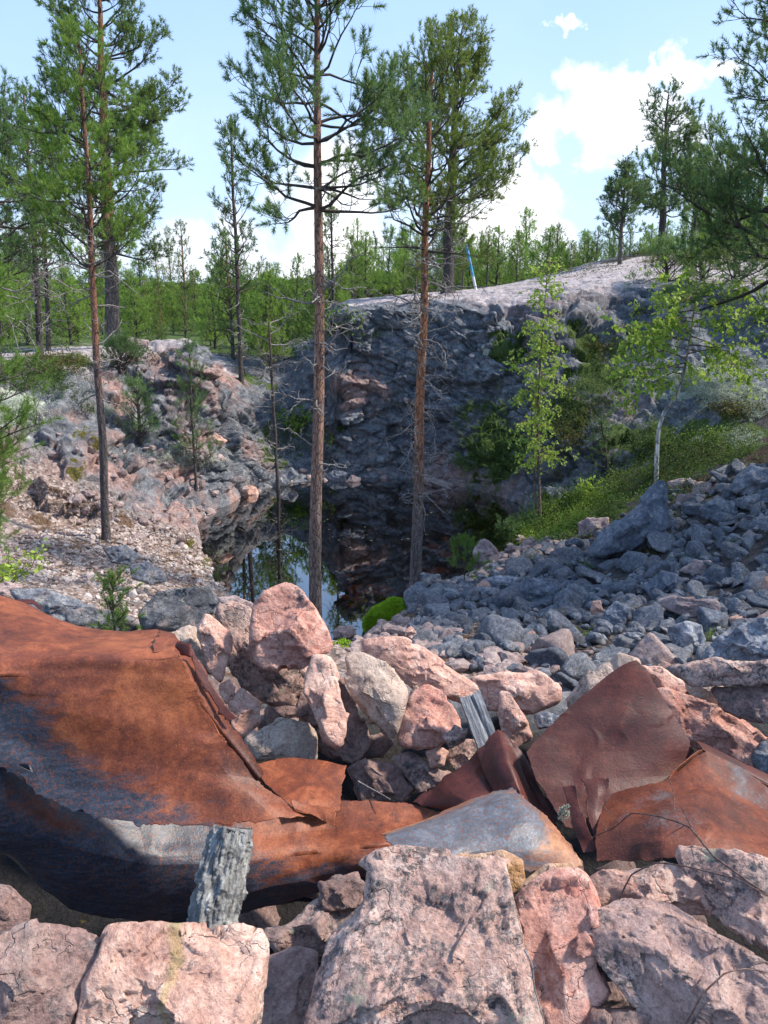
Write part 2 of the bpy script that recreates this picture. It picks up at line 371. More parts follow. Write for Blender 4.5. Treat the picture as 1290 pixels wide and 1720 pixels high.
# ---- materials: ground
def ground_material():
    m, t, b = mat('quarry_ground'); o = t.coord('Object')
    n1 = t.noise(o, 1.7, 6, .6); n2 = t.noise(o, 8, 6, .65); n3 = t.noise(o, 38, 5, .7); n4 = t.noise(t.mapping(o, (1, 1, 2.2)), 3.3, 5, .6, .6)
    sp = t.voro(o, 60); 
    grey = t.ramp(n2, [(.28, (.06, .065, .075)), (.5, (.15, .158, .175)), (.72, (.31, .32, .34))])
    dark = t.ramp(n3, [(.35, (.03, .034, .044)), (.6, (.135, .15, .175))])
    rock = t.mix(t.step(n4, .42, .60), grey, dark)
    rock = t.mix(t.math('MULTIPLY', t.step(t.noise(o, 14, 4, .7), .56, .68), .6), rock, (.26, .28, .29))
    pinkc = t.ramp(n2, [(.3, (.16, .10, .095)), (.5, (.34, .21, .18)), (.7, (.50, .34, .29))])
    pinkc = t.mix(t.math('MULTIPLY', t.step(n3, .50, .62), .7), pinkc, (.07, .07, .08))
    pf = t.math('MULTIPLY', t.attr('pinkm'), t.step(t.math('ADD', n4, t.math('MULTIPLY', t.attr('pinkm'), .25)), .42, .62))
    c = t.mix(pf, rock, pinkc)
    br = t.ramp(t.math('ADD', t.math('MULTIPLY', n2, .6), t.math('MULTIPLY', n4, .4)), [(.32, (.11, .10, .11)), (.46, (.30, .265, .27)), (.6, (.50, .45, .45))])
    c = t.mix(t.math('MULTIPLY', t.step(t.math('ADD', t.attr('bare'), t.math('SUBTRACT', n1, .5)), .35, .6), .9), c, br)
    # gravel: granite chips
    v = t.voro(o, 26, out='Color'); vs = t.sep(v)[0]
    gv = t.ramp(vs, [(.0, (.09, .068, .055)), (.35, (.22, .16, .135)), (.6, (.32, .245, .215)), (.85, (.45, .39, .36)), (1, (.19, .115, .09))])
    c = t.mix(t.math('MULTIPLY', t.attr('gravel'), t.step(n1, .2, .5)), c, gv)
    lit = t.ramp(n3, [(.3, (.04, .026, .018)), (.5, (.12, .075, .048)), (.7, (.22, .155, .11))])
    lf = t.step(t.math('ADD', t.attr('litter'), t.math('SUBTRACT', n2, .5)), .35, .62); c = t.mix(lf, c, lit)
    c = t.mix(t.math('MULTIPLY', t.attr('soil_shade'), .95), c, t.ramp(n3, [(.3, (.006, .005, .004)), (.7, (.018, .014, .012))]))  # shade of the hollow and gaps put into the ground colour
    vg = t.ramp(n3, [(.3, (.018, .035, .012)), (.5, (.05, .085, .02)), (.72, (.12, .14, .045))])
    vf = t.step(t.math('ADD', t.attr('veg'), t.math('MULTIPLY', t.math('SUBTRACT', n2, .5), 1.2)), .4, .62); c = t.mix(vf, c, vg)
    om = t.ramp(n3, [(.35, (.03, .032, .008)), (.65, (.13, .11, .025))])
    of = t.step(t.math('ADD', t.math('MULTIPLY', t.attr('omoss'), .55), t.math('MULTIPLY', t.math('SUBTRACT', n2, .5), 2.4)), .42, .6); c = t.mix(of, c, om)
    li = t.ramp(n3, [(.35, (.20, .23, .19)), (.65, (.52, .56, .46))])
    lif = t.step(t.math('ADD', t.attr('lich'), t.math('MULTIPLY', t.math('SUBTRACT', n2, .5), 1.5)), .42, .6); c = t.mix(lif, c, li)
    c = t.mix(.35, c, t.ramp(t.noise(o, 120, 3, .7), [(.3, (.25, .25, .25)), (.7, (.85, .85, .85))]), 'OVERLAY')
    t.put(b.inputs['Base Color'], c); b.inputs['Roughness'].default_value = .9; b.inputs['Specular IOR Level'].default_value = .25
    h = t.math('ADD', t.math('MULTIPLY', n2, .8), t.math('MULTIPLY', n3, .35))
    h = t.math('ADD', h, t.math('MULTIPLY', t.math('MULTIPLY', t.voro(o, 26), t.attr('gravel')), .5))
    h = t.math('ADD', h, t.math('MULTIPLY', t.voro(o, 7, 'DISTANCE_TO_EDGE'), .35))
    t.put(b.inputs['Normal'], t.bump(h, .9, .06))
    return m
MG = ground_material()
def bed_material():
    m, t, b = mat('pond_bed'); o = t.coord('Object')
    n = t.noise(o, 5, 5, .6); c = t.ramp(n, [(.3, (.02, .012, .006)), (.55, (.07, .038, .015)), (.75, (.22, .09, .025))])
    t.put(b.inputs['Base Color'], c); b.inputs['Roughness'].default_value = 1; t.put(b.inputs['Normal'], t.bump(n, .5, .05)); return m
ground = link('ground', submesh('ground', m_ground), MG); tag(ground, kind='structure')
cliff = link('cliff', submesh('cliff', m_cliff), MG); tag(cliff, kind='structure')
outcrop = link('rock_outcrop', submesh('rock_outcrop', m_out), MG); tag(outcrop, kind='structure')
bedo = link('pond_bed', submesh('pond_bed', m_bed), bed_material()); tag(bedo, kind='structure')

# water
def water():
    m = bpy.data.materials.new('pond_water'); m.use_nodes = True; t = NT(m.node_tree); t.n.clear()
    out = t.new('ShaderNodeOutputMaterial'); o = t.coord('Object')
    gl = t.new('ShaderNodeBsdfGlossy'); gl.inputs['Roughness'].default_value = .015
    tr = t.new('ShaderNodeBsdfTransparent'); tr.inputs['Color'].default_value = (.62, .42, .22, 1)
    fr = t.new('ShaderNodeFresnel'); fr.inputs['IOR'].default_value = 1.8
    h = t.math('ADD', t.noise(t.mapping(o, (1, .6, 1)), 6, 3, .5), t.math('MULTIPLY', t.noise(o, 1.5, 2), .8))
    nb = t.bump(h, .05, .008); t.put(gl.inputs['Normal'], nb); t.put(fr.inputs['Normal'], nb)
    mx = t.new('ShaderNodeMixShader')
    t.put(mx.inputs[0], t.math('MULTIPLY', fr.outputs[0], 2.3, clamp=True)); t.put(mx.inputs[1], tr.outputs[0]); t.put(mx.inputs[2], gl.outputs[0]); t.l.new(mx.outputs[0], out.inputs[0])
    rr = RS+.35; a = np.radians(AZ)
    V_ = np.stack([CX+rr*np.cos(a), CY+rr*np.sin(a), 0*a], 1); V_ = np.concatenate([V_, [[CX, CY, 0]]])
    i = np.arange(NA); Fw = np.stack([i, (i+1) % NA, np.full(NA, NA)], 1)
    ob = link('pond_water', mesh_np('pond_water', V_, Fw), m); tag(ob, kind='structure')
water()
bpy.context.view_layer.update()
TERR = [ground, cliff, outcrop, bedo]
def hit_ray(o, d):
    best = None
    for g in TERR:
        ok, loc, nrm, _ = g.ray_cast(o, d)
        if ok and (best is None or (loc-o).length < (best[0]-o).length): best = (loc.copy(), nrm.copy())
    return best
def hit(px, py):
    h = hit_ray(Vector((0, 0, CAMZ)), raydir(px, py).normalized()); return h
def gz(x, y):
    h = hit_ray(Vector((x, y, 40)), Vector((0, 0, -1))); return h[0].z if h else 0.
def gzn(x, y):
    h = hit_ray(Vector((x, y, 40)), Vector((0, 0, -1))); return h if h else (Vector((x, y, 0)), Vector((0, 0, 1)))

# ------------------------------------------------------------------ rock materials
def rock_material(name, cols, spots=.5, lichen=.3, pale=0.0, veins=.0, bumpd=.012, scale=1.0, ochre=.0, dust=.4):
    """cols: dark, mid, light linear colours of the stone"""
    m, t, b = mat(name); o0 = t.coord('Object')
    ri = t.new('ShaderNodeObjectInfo').outputs['Random']
    o = t.vmath('ADD', o0, t.vmath('MULTIPLY', (37.1, 17.3, 23.7), t.mix(1.0, (0, 0, 0), ri)))
    o = t.vmath('SCALE', o); o.node.inputs['Scale'].default_value = scale
    src = o.node.inputs[0]
    warp = t.vmath('MULTIPLY', t.noise(o, 3, 3, .5, col=True), (.25, .25, .25)); ow = t.vmath('ADD', o, warp)
    n1 = t.noise(ow, 4.5, 8, .66); n2 = t.noise(ow, 15, 8, .74); n3 = t.noise(o, 85, 5, .75); nL = t.noise(o, 7.5, 6, .66)
    c = t.ramp(t.math('ADD', t.math('MULTIPLY', n1, .5), t.math('MULTIPLY', n2, .5)), [(.37, cols[0]), (.49, cols[1]), (.60, cols[2])])
    c = t.mix(t.math('MULTIPLY', t.step(t.noise(ow, 9, 5, .6), .55, .66), .55), c, cols[3] if len(cols) > 3 else cols[0])
    if ochre: c = t.mix(t.math('MULTIPLY', t.step(t.noise(ow, 6, 5, .6), .56, .66), ochre), c, (.42, .22, .07))
    # mineral grain
    c = t.mix(.55, c, t.ramp(n3, [(.32, (.16, .16, .17)), (.5, (.5, .5, .5)), (.68, (.80, .79, .78))]), 'OVERLAY')
    dots = t.voro(o, 95); c = t.mix(t.math('MULTIPLY', t.math('SUBTRACT', 1.0, t.step(dots, .12, .28)), t.math('MULTIPLY', t.step(n2, .45, .62), .75)), c, (.05, .045, .05))
    # dark crust lichen, black-grey
    lm = t.math('MULTIPLY', t.step(nL, .60-.18*lichen, .70-.14*lichen), t.step(t.noise(o, 45, 6, .8), .46, .56))
    c = t.mix(t.math('MULTIPLY', lm, .85), c, t.ramp(n3, [(.35, (.025, .026, .03)), (.65, (.13, .135, .14))]))
    if pale: 
        pm = t.math('MULTIPLY', t.step(t.noise(o, 9, 5, .6), .70-.14*pale, .74-.12*pale), t.step(t.noise(o, 60, 3, .6), .35, .5))
        c = t.mix(t.math('MULTIPLY', pm, .7), c, (.45, .43, .30))
    # thin cracks
    ed = t.voro(t.vmath('ADD', ow, t.vmath('MULTIPLY', t.noise(o, 14, 3, .6, col=True), (.12, .12, .12))), 5.5, 'DISTANCE_TO_EDGE')
    cr = t.math('SUBTRACT', 1.0, t.step(ed, .0, .022)); cr = t.math('MULTIPLY', cr, t.step(n1, .46, .58))
    c = t.mix(t.math('MULTIPLY', cr, veins*1.6, clamp=True), c, (.045, .035, .035))
    hv = t.new('ShaderNodeHueSaturation'); t.put(hv.inputs['Color'], c); hv.inputs['Saturation'].default_value = 1.0
    t.put(hv.inputs['Value'], t.math('ADD', .84, t.math('MULTIPLY', ri, .32))); c = hv.outputs[0]
    t.put(b.inputs['Base Color'], c); b.inputs['Roughness'].default_value = .86; b.inputs['Specular IOR Level'].default_value = .3
    h = t.math('ADD', t.math('MULTIPLY', n2, 1.0), t.math('MULTIPLY', n3, .22)); h = t.math('SUBTRACT', h, t.math('MULTIPLY', cr, .35))
    h = t.math('ADD', h, t.math('MULTIPLY', t.voro(ow, 24), .25)); 
    h = t.math('ADD', h, t.math('MULTIPLY', n1, .25))
    t.put(b.inputs['Normal'], t.bump(h, 1.0, bumpd*1.7/scale)); return m
MP = rock_material('pink_granite', [(.36, .19, .15), (.60, .36, .285), (.74, .53, .44), (.47, .20, .14)], .5, .22, .1)
MPR = rock_material('red_granite', [(.30, .13, .10), (.54, .28, .22), (.70, .46, .38), (.46, .13, .085)], .5, .30, .1)
MPL = rock_material('lichened_granite', [(.28, .17, .145), (.54, .345, .285), (.70, .52, .445), (.24, .19, .17)], .5, 1.15, .55)
MPS = rock_material('speckled_granite', [(.34, .21, .18), (.56, .38, .33), (.70, .54, .47), (.42, .24, .20)], .5, .8, .5)
MPO = rock_material('ochre_granite', [(.34, .19, .12), (.55, .34, .22), (.66, .49, .36), (.50, .26, .10)], .5, .25, 0, ochre=.7)
MPB = rock_material('buff_granite', [(.30, .22, .17), (.50, .38, .31), (.64, .53, .44), (.44, .28, .22)], .5, .35, .15)
MPV = rock_material('veined_granite', [(.36, .20, .16), (.60, .38, .30), (.74, .55, .46), (.47, .24, .17)], .5, .3, .1)
_t = NT(MPV.node_tree); _b = MPV.node_tree.nodes['Principled BSDF']; _src = _b.inputs['Base Color'].links[0].from_socket; _s = _t.sep(_t.coord('Object'))
_x = _t.math('ADD', _t.math('ADD', _s[0], _t.math('MULTIPLY', _s[2], .22)), _t.math('MULTIPLY', _t.math('SUBTRACT', _t.noise(_t.coord('Object'), 5, 4, .6), .5), .16))
_t.put(_b.inputs['Base Color'], _t.mix(_t.math('MULTIPLY', _t.math('SUBTRACT', 1.0, _t.step(_t.math('ABSOLUTE', _t.math('SUBTRACT', _x, .015)), .003, .026)), .50), _src, (.40, .30, .10)))
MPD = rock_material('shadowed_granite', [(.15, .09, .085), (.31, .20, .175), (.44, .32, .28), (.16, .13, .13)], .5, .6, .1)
MGR = rock_material('grey_stone', [(.065, .073, .09), (.155, .168, .20), (.38, .395, .42), (.24, .19, .18)], .5, .65, .6, scale=1.3)
MGR2 = rock_material('bluish_grey_stone', [(.05, .06, .08), (.12, .138, .175), (.28, .30, .34), (.16, .165, .18)], .5, .55, .4, scale=1.3)
MGP = rock_material('pinkish_grey_stone', [(.16, .11, .11), (.33, .25, .24), (.50, .41, .38), (.25, .15, .13)], .5, .3, .1, scale=1.3)
MBS = rock_material('black_spotted_stone', [(.045, .048, .055), (.10, .105, .12), (.26, .26, .27), (.30, .22, .20)], .5, .9, .2, scale=1.1)

_ico = {}
def ico(sub):
    if sub not in _ico:
        import bmesh
        bm = bmesh.new(); bmesh.ops.create_icosphere(bm, subdivisions=sub, radius=1)
        v = np.array([a.co for a in bm.verts]); bm.verts.index_update(); f = np.array([[a.index for a in g.verts] for g in bm.faces]); bm.free()
        _ico[sub] = (v/np.linalg.norm(v, axis=1)[:, None], f)
    return _ico[sub]
def polyr(dirs, rs, n, lo, hi, front=None, soft=22):
    """radial distance of a random convex polytope, slightly rounded"""
    N = rs.normal(size=(n, 3))
    if front is not None: N[:, 2] = np.abs(N[:, 2])*1.0+front
    N /= np.linalg.norm(N, axis=1)[:, None]; h = rs.uniform(lo, hi, n)
    r = h[None, :]/np.maximum(dirs@N.T, .05); r = np.minimum(r, 3)
    r = np.concatenate([r, np.ones((len(dirs), 1))], 1)
    return (np.mean(r**-soft, 1)*1.0)**(-1/soft)*((n+1)**(-1/soft))*1.0
def break_planes(V, N, s, rs, M, tilt, off, lim):
    """shear the surface onto the planes of M local fractures, so that it shows flat broken faces with crisp edges"""
    idx = rs.choice(len(V), M, replace=False); S = V[idx]; n = N[idx]+rs.normal(size=(M, 3))*tilt; n /= np.linalg.norm(n, axis=1)[:, None]; o = rs.uniform(-1, 1, M)*off*s
    out = np.empty(len(V)); K = min(4, M)
    for a in range(0, len(V), 20000):
        v = V[a:a+20000]; nn = N[a:a+20000]; d2 = (v**2).sum(1)[:, None]-2*v@S.T+(S**2).sum(1)[None, :]
        near_ = np.argpartition(d2, K-1, axis=1)[:, :K]
        dl = np.einsum('ijk,ijk->ij', S[near_]-v[:, None], n[near_])+o[near_]; dn = np.clip(np.einsum('ik,ijk->ij', nn, n[near_]), .45, 1)
        out[a:a+20000] = (dl/dn).min(1)
    return V+N*np.clip(out, -lim*s, lim*s)[:, None]
def rough(V, N, s, seed, amt=1.0, F=None, levels=((34, .30, .035, .16), (150, .26, .010, .06))):
    """chipped, broken surface on a stone of size s"""
    rs = np.random.RandomState(seed+77)
    for (M, ti, of, li) in levels:
        if M*3 > len(V): continue
        V = break_planes(V, N, s, rs, M, ti, of*amt, li)
    q = V/s; d = fbm(q*3.5, 6, seed, .62)*.012-np.maximum(0, fbm(q*1.5, 3, seed+5, ridged=True)-.66)*.10
    return V+N*(d*s*amt)[:, None]
def nrm_of(V, F):
    a = V[F[:, 1]]-V[F[:, 0]]; b = V[F[:, 2]]-V[F[:, 0]]; n = np.cross(a, b); out = np.zeros_like(V)
    for k in range(3): 
        for c in range(3): out[:, c] += np.bincount(F[:, k], n[:, c], len(V))
    return out/(np.linalg.norm(out, axis=1)[:, None]+1e-12)
LEV = ((26, .15, .022, .085), (110, .13, .006, .028)); LEV7 = ((30, .15, .024, .085), (140, .13, .008, .035), (800, .12, .002, .009))
def outline_rock(poly, Y, label, m, thick=.75, sub=5, seed=0, cat='rock', group=None, name='rock', planes=11, amt=1.0, lo=.62, hi=.92):
    """a boulder whose silhouette seen from the path is known; its depth comes from thick"""
    rs = np.random.RandomState(seed*13+5)
    poly = np.array(poly, float); cx, cy = (poly.max(0)+poly.min(0))/2
    # area centroid
    x, y = poly[:, 0], poly[:, 1]; x2, y2 = np.roll(x, -1), np.roll(y, -1); cr = x*y2-x2*y; A_ = cr.sum()/2
    if abs(A_) > 1: cx, cy = ((x+x2)*cr).sum()/(6*A_), ((y+y2)*cr).sum()/(6*A_)
    C = np.array(P(cx, cy, Y)); r0 = np.array(raydir(cx, cy)); L = np.linalg.norm(C-np.array([0, 0, CAMZ])); rn = r0/np.linalg.norm(r0)
    right = np.array([1.0, 0, 0]); right -= rn*right.dot(rn); right /= np.linalg.norm(right); up = np.cross(right, rn)
    pts = []
    for px, py in poly:
        r = np.array(raydir(px, py)); q = np.array([0, 0, CAMZ])+r*(L/r.dot(rn))-C; pts.append((q@right, q@up))
    pts = np.array(pts); an = np.arctan2(pts[:, 1], pts[:, 0]); 
    phi = np.linspace(-np.pi, np.pi, 241)
    rr = np.zeros_like(phi)
    for i, ph in enumerate(phi):
        d = np.array([math.cos(ph), math.sin(ph)]); best = 0
        for k in range(len(pts)):
            a, b = pts[k], pts[(k+1) % len(pts)]; e = b-a; den = d[0]*e[1]-d[1]*e[0]
            if abs(den) < 1e-9: continue
            t_ = (a[0]*e[1]-a[1]*e[0])/den; u_ = (a[0]*d[1]-a[1]*d[0])/den
            if t_ > 0 and -1e-6 <= u_ <= 1+1e-6: best = max(best, t_)
        rr[i] = best
    ker = np.array([1, 2, 1])/4.; rs2 = np.convolve(np.concatenate([rr[-3:-1], rr, rr[1:3]]), ker, 'same')[2:-2]; rr = rs2
    dirs, F_ = ico(sub)
    rad = polyr(dirs, rs, planes+1, lo-.12, hi-.08, front=.42, soft=260)
    rad = rad/1.0
    u = dirs*rad[:, None]
    ph = np.arctan2(dirs[:, 1], dirs[:, 0]); R_ = np.interp(ph, phi, rr)
    m_ = np.hypot(dirs[:, 0], dirs[:, 1]); size = np.sqrt(np.mean(rr**2))
    R_ = R_*np.clip(m_*1.3, 0, 1)+size*.92*(1-np.clip(m_*1.3, 0, 1))
    # keep the known outline: undo the facet cut near the rim
    k = np.clip((m_-.80)/.18, 0, 1)**1.5; u = u*(1-k[:, None])+dirs*k[:, None]*1.0
    sq = 1.0
    V_ = (u[:, 0]*R_*sq)[:, None]*right+(u[:, 1]*R_*sq)[:, None]*up-(u[:, 2]*size*thick)[:, None]*rn
    if np.cross(right, up).dot(-rn) < 0: F_ = F_[:, ::-1]
    Nn_ = nrm_of(V_, F_)
    V_ = rough(V_, Nn_, size, seed, amt, F_, LEV7 if sub > 6 else LEV)
    me = mesh_np(name, V_, F_)
    o = link(name, me, m, loc=C); tag(o, label, cat, group); return o

ROCKS = [
 # the piled wall
 ([(485, 983), (445, 998), (428, 1020), (420, 1060), (420, 1105), (440, 1117), (470, 1122), (515, 1120), (552, 1090), (551, 1055), (530, 1015), (505, 986)], 3.5, 'large reddish pink boulder crowning the piled stone wall beside the pine trunk', MPR, .8, 1, {'sub': 6}),
 ([(362, 1012), (385, 1010), (425, 1030), (430, 1105), (470, 1115), (520, 1118), (518, 1160), (497, 1168), (492, 1189), (450, 1182), (412, 1160), (385, 1130), (378, 1080), (362, 1045)], 3.68, 'broad grey-pink boulder wedged under the crowning boulder of the wall', MPL, .6, 2, {'sub': 6}),
 ([(345, 1032), (333, 1050), (333, 1078), (350, 1122), (372, 1146), (388, 1092), (389, 1070), (366, 1040)], 3.5, 'upright narrow pink stone left of the crowning boulder', MP, .8, 3, {}),
 ([(285, 1060), (328, 1050), (340, 1080), (354, 1112), (352, 1135), (318, 1112), (290, 1085)], 3.6, 'pale buff stone just behind the corner of the big rusty sheet', MPB, .8, 4, {}),
 ([(368, 1150), (385, 1140), (395, 1155), (394, 1175), (380, 1182), (368, 1165)], 3.45, 'small pink stone below the upright narrow stone of the wall', MP, .9, 5, {'sub': 4}),
 ([(382, 1180), (405, 1158), (436, 1180), (438, 1212), (412, 1240), (390, 1232)], 3.42, 'pink wall stone touching the bent edge of the big rusty sheet', MP, .8, 6, {}),
 ([(406, 1247), (440, 1217), (470, 1204), (517, 1215), (531, 1240), (532, 1276), (500, 1284), (430, 1276)], 3.32, 'wide buff stone with a pointed left end above the small curved rusty plate', MPB, .8, 7, {}),
 ([(520, 1103), (550, 1103), (566, 1130), (585, 1200), (584, 1240), (566, 1257), (540, 1237), (510, 1165), (511, 1140)], 3.28, 'long smooth pink slab leaning down the middle of the wall', MP, .7, 8, {}),
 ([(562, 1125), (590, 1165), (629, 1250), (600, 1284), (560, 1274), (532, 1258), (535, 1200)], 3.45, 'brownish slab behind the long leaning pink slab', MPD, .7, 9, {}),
 ([(576, 1100), (610, 1096), (650, 1110), (668, 1130), (683, 1170), (676, 1197), (665, 1232), (650, 1236), (625, 1217), (600, 1180), (578, 1150)], 3.4, 'chunky yellowish pink stone left of the long diagonal block', MPB, .8, 10, {}),
 ([(612, 1075), (640, 1065), (680, 1072), (740, 1110), (795, 1152), (806, 1178), (765, 1182), (700, 1165), (655, 1128), (620, 1104)], 3.72, 'long pale pink block lying diagonally along the top of the wall', MP, .75, 11, {'sub': 6}),
 ([(712, 1152), (690, 1165), (670, 1205), (672, 1247), (700, 1264), (735, 1257), (772, 1225), (769, 1200), (746, 1165)], 3.38, 'rounded brick-pink stone under the long diagonal block', MPR, .85, 12, {}),
 ([(790, 1138), (850, 1128), (912, 1128), (942, 1150), (936, 1178), (897, 1202), (860, 1195), (815, 1190)], 3.9, 'wide pale pink boulder behind the weathered plank', MP, .8, 13, {}),
 ([(842, 1163), (860, 1163), (880, 1200), (897, 1240), (872, 1258), (842, 1242), (836, 1200)], 3.5, 'upright pink stone right beside the weathered plank', MP, .8, 14, {}),
 ([(740, 1235), (765, 1218), (786, 1225), (781, 1245), (755, 1260)], 3.25, 'small lichen-flecked stone right of the rounded brick-pink stone', MPL, .8, 15, {'sub': 4}),
 ([(715, 1262), (735, 1250), (753, 1262), (746, 1287), (722, 1290)], 3.3, 'small rounded stone under the brick-pink stone', MP, .8, 16, {'sub': 4}),
 ([(745, 1272), (770, 1242), (802, 1240), (815, 1272), (770, 1300)], 3.4, 'grey-pink stone low behind the foot of the weathered plank', MPL, .8, 17, {}),
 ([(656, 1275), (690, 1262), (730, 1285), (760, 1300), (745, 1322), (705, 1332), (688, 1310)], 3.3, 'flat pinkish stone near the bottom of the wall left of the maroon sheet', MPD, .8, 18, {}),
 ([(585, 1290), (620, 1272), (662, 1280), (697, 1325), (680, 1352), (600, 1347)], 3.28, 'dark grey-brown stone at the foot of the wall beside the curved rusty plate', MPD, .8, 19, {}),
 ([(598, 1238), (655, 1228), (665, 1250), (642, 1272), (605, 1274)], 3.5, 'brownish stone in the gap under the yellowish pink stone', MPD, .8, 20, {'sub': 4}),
 ([(945, 1175), (1000, 1120), (1040, 1098), (1072, 1110), (1085, 1140), (1040, 1185), (970, 1195)], 3.75, 'pale greenish boulder peeping above the left edge of the big maroon sheet', MPB, .8, 21, {}),
 ([(1095, 1165), (1120, 1160), (1165, 1170), (1205, 1182), (1250, 1208), (1288, 1245), (1265, 1292), (1220, 1282), (1150, 1245), (1100, 1200)], 3.5, 'big deep red boulder right of the big maroon sheet', MPR, .7, 22, {'sub': 6}),
 ([(1138, 1122), (1200, 1106), (1290, 1108), (1320, 1125), (1305, 1147), (1230, 1152), (1160, 1152)], 3.4, 'flat lichened slab topping the stack at the right edge', MPL, .8, 23, {}),
 ([(1196, 1157), (1300, 1150), (1325, 1180), (1310, 1217), (1250, 1212), (1213, 1192)], 3.35, 'dark mottled block under the flat lichened slab at the right edge', MPD, .8, 24, {}),
 ([(1070, 1120), (1110, 1118), (1157, 1150), (1140, 1178), (1095, 1165)], 3.8, 'cream and pink banded stone behind the tip of the big maroon sheet', MP, .8, 25, {}),
 ([(1262, 1275), (1275, 1245), (1300, 1238), (1330, 1260), (1320, 1302), (1272, 1302)], 3.3, 'smooth dark grey stone below the red boulder at the right edge', MGR, .8, 26, {}),
 ([(1150, 1150), (1165, 1145), (1215, 1150), (1222, 1175), (1200, 1185), (1165, 1175)], 3.6, 'whitish pink stone between the red boulder and the lichened slab', MPB, .8, 27, {'sub': 4}),
 ([(1175, 1112), (1205, 1075), (1235, 1050), (1275, 1036), (1330, 1040), (1335, 1125)], 4.2, 'large grey boulder at the right edge above the wall', MGR, .8, 28, {'sub': 6}),
 ([(895, 1200), (920, 1195), (945, 1205), (935, 1222), (905, 1225)], 3.55, 'small grey stone against the left edge of the big maroon sheet', MGR, .8, 29, {'sub': 4}),
 ([(455, 1190), (490, 1185), (520, 1200), (480, 1210)], 3.45, 'thin flat stone in the gap above the wide buff stone', MPD, .8, 30, {'sub': 4}),
 ([(505, 1165), (530, 1175), (545, 1215), (520, 1220), (495, 1195)], 3.5, 'small dark stone behind the long leaning slab', MPD, .8, 31, {'sub': 4}),
 ([(680, 1060), (690, 1050), (700, 1062), (690, 1075)], 4.4, 'tiny pink stone behind the long diagonal block', MP, .8, 32, {'sub': 4}),
 ([(690, 1160), (700, 1150), (715, 1165), (700, 1185), (685, 1178)], 3.6, 'small pinkish wedge stone between the yellowish and brick-pink stones', MPB, .8, 33, {'sub': 4}),
 # behind the sheet, left
 ([(236, 1030), (262, 1000), (285, 990), (312, 984), (350, 985), (364, 1010), (350, 1045), (330, 1058), (290, 1066), (243, 1056)], 4.7, 'dark grey boulder pitted with black at the edge of the gravel slope', MBS, .8, 40, {'sub': 6}),
 ([(365, 1003), (395, 1000), (425, 1012), (428, 1035), (390, 1036)], 4.3, 'low pinkish grey boulder behind the piled wall near the water', MGP, .8, 41, {}),
 ([(218, 950), (250, 945), (275, 962), (285, 978), (250, 982), (222, 972)], 7.2, 'half sunk dark grey stone lying on the gravel slope', MGR, .6, 42, {}),
 ([(175, 920), (210, 915), (235, 932), (220, 952), (188, 945)], 8.0, 'blue-grey stone on the gravel near the slim pine', MGR2, .6, 43, {}),
 ([(20, 990), (60, 985), (120, 1000), (170, 1030), (140, 1060), (40, 1030)], 4.9, 'dark flat rock ledge behind the rusty sheet at the left', MGR, .6, 44, {}),
 ([(110, 1025), (150, 1015), (215, 1035), (240, 1055), (200, 1075), (120, 1060)], 4.7, 'mottled grey rock under the seedling pine', MBS, .6, 45, {}),
 ([(-30, 985), (10, 975), (40, 985), (35, 1010), (-30, 1015)], 4.9, 'small pale grey rock at the left edge behind the rusty sheet', MGP, .6, 46, {}),
 # the near rocks
 ([(622, 1428), (650, 1419), (690, 1420), (722, 1432), (765, 1440), (832, 1440), (862, 1482), (876, 1540), (884, 1600), (903, 1680), (925, 1800), (545, 1810), (522, 1700), (532, 1615), (560, 1570), (597, 1530), (605, 1465)], 1.50, 'very large pink boulder with grey lichen in the centre of the near rocks', MPL, .75, 50, {'sub': 7, 'planes': 14}),
 ([(192, 1557), (240, 1551), (300, 1556), (400, 1552), (436, 1572), (444, 1610), (440, 1660), (428, 1760), (120, 1780), (140, 1680), (165, 1612)], 1.42, 'flat-topped pale pink block with an ochre vein below the old log', MPV, .7, 51, {'sub': 7}),
 ([(-80, 1575), (60, 1557), (150, 1563), (178, 1590), (172, 1640), (140, 1700), (110, 1800), (-80, 1800)], 1.36, 'dull dark pink block at the bottom left corner', MPD, .7, 52, {'sub': 6}),
 ([(-40, 1492), (20, 1485), (53, 1520), (50, 1560), (0, 1582), (-40, 1572)], 1.72, 'dark-stained pink stone under the rusty sheet at the left edge', MPD, .8, 53, {}),
 ([(893, 1480), (930, 1464), (965, 1466), (992, 1482), (1012, 1540), (1003, 1600), (1037, 1670), (995, 1722), (935, 1755), (895, 1700), (873, 1600), (866, 1520)], 1.58, 'tall pink boulder with a rough red face right of the centre boulder', MPR, .75, 54, {'sub': 6}),
 ([(750, 1442), (790, 1431), (850, 1429), (876, 1446), (879, 1492), (850, 1510), (790, 1480)], 1.85, 'orange-brown stone tucked behind the centre boulder', MPO, .8, 55, {}),
 ([(876, 1485), (920, 1451), (962, 1451), (980, 1482), (940, 1510), (890, 1510)], 1.8, 'tan rounded stone behind the tall pink boulder', MPO, .8, 56, {}),
 ([(968, 1490), (1018, 1457), (1080, 1462), (1130, 1449), (1182, 1478), (1218, 1535), (1100, 1560), (1000, 1540)], 1.82, 'wide pink boulder with a yellow stain below the right rusty sheet', MP, .8, 57, {'sub': 6}),
 ([(991, 1522), (1040, 1511), (1120, 1519), (1205, 1556), (1310, 1610), (1350, 1790), (1150, 1800), (1062, 1695), (1012, 1642), (994, 1590)], 1.46, 'long sloping pink slab with green lichen at the bottom right', MPS, .7, 58, {'sub': 7}),
 ([(1142, 1430), (1158, 1411), (1232, 1430), (1315, 1458), (1350, 1560), (1340, 1650), (1270, 1598), (1205, 1542), (1152, 1478)], 1.72, 'grey lichened slab leaning over the sloping slab at the right edge', MPL, .35, 59, {'sub': 6}),
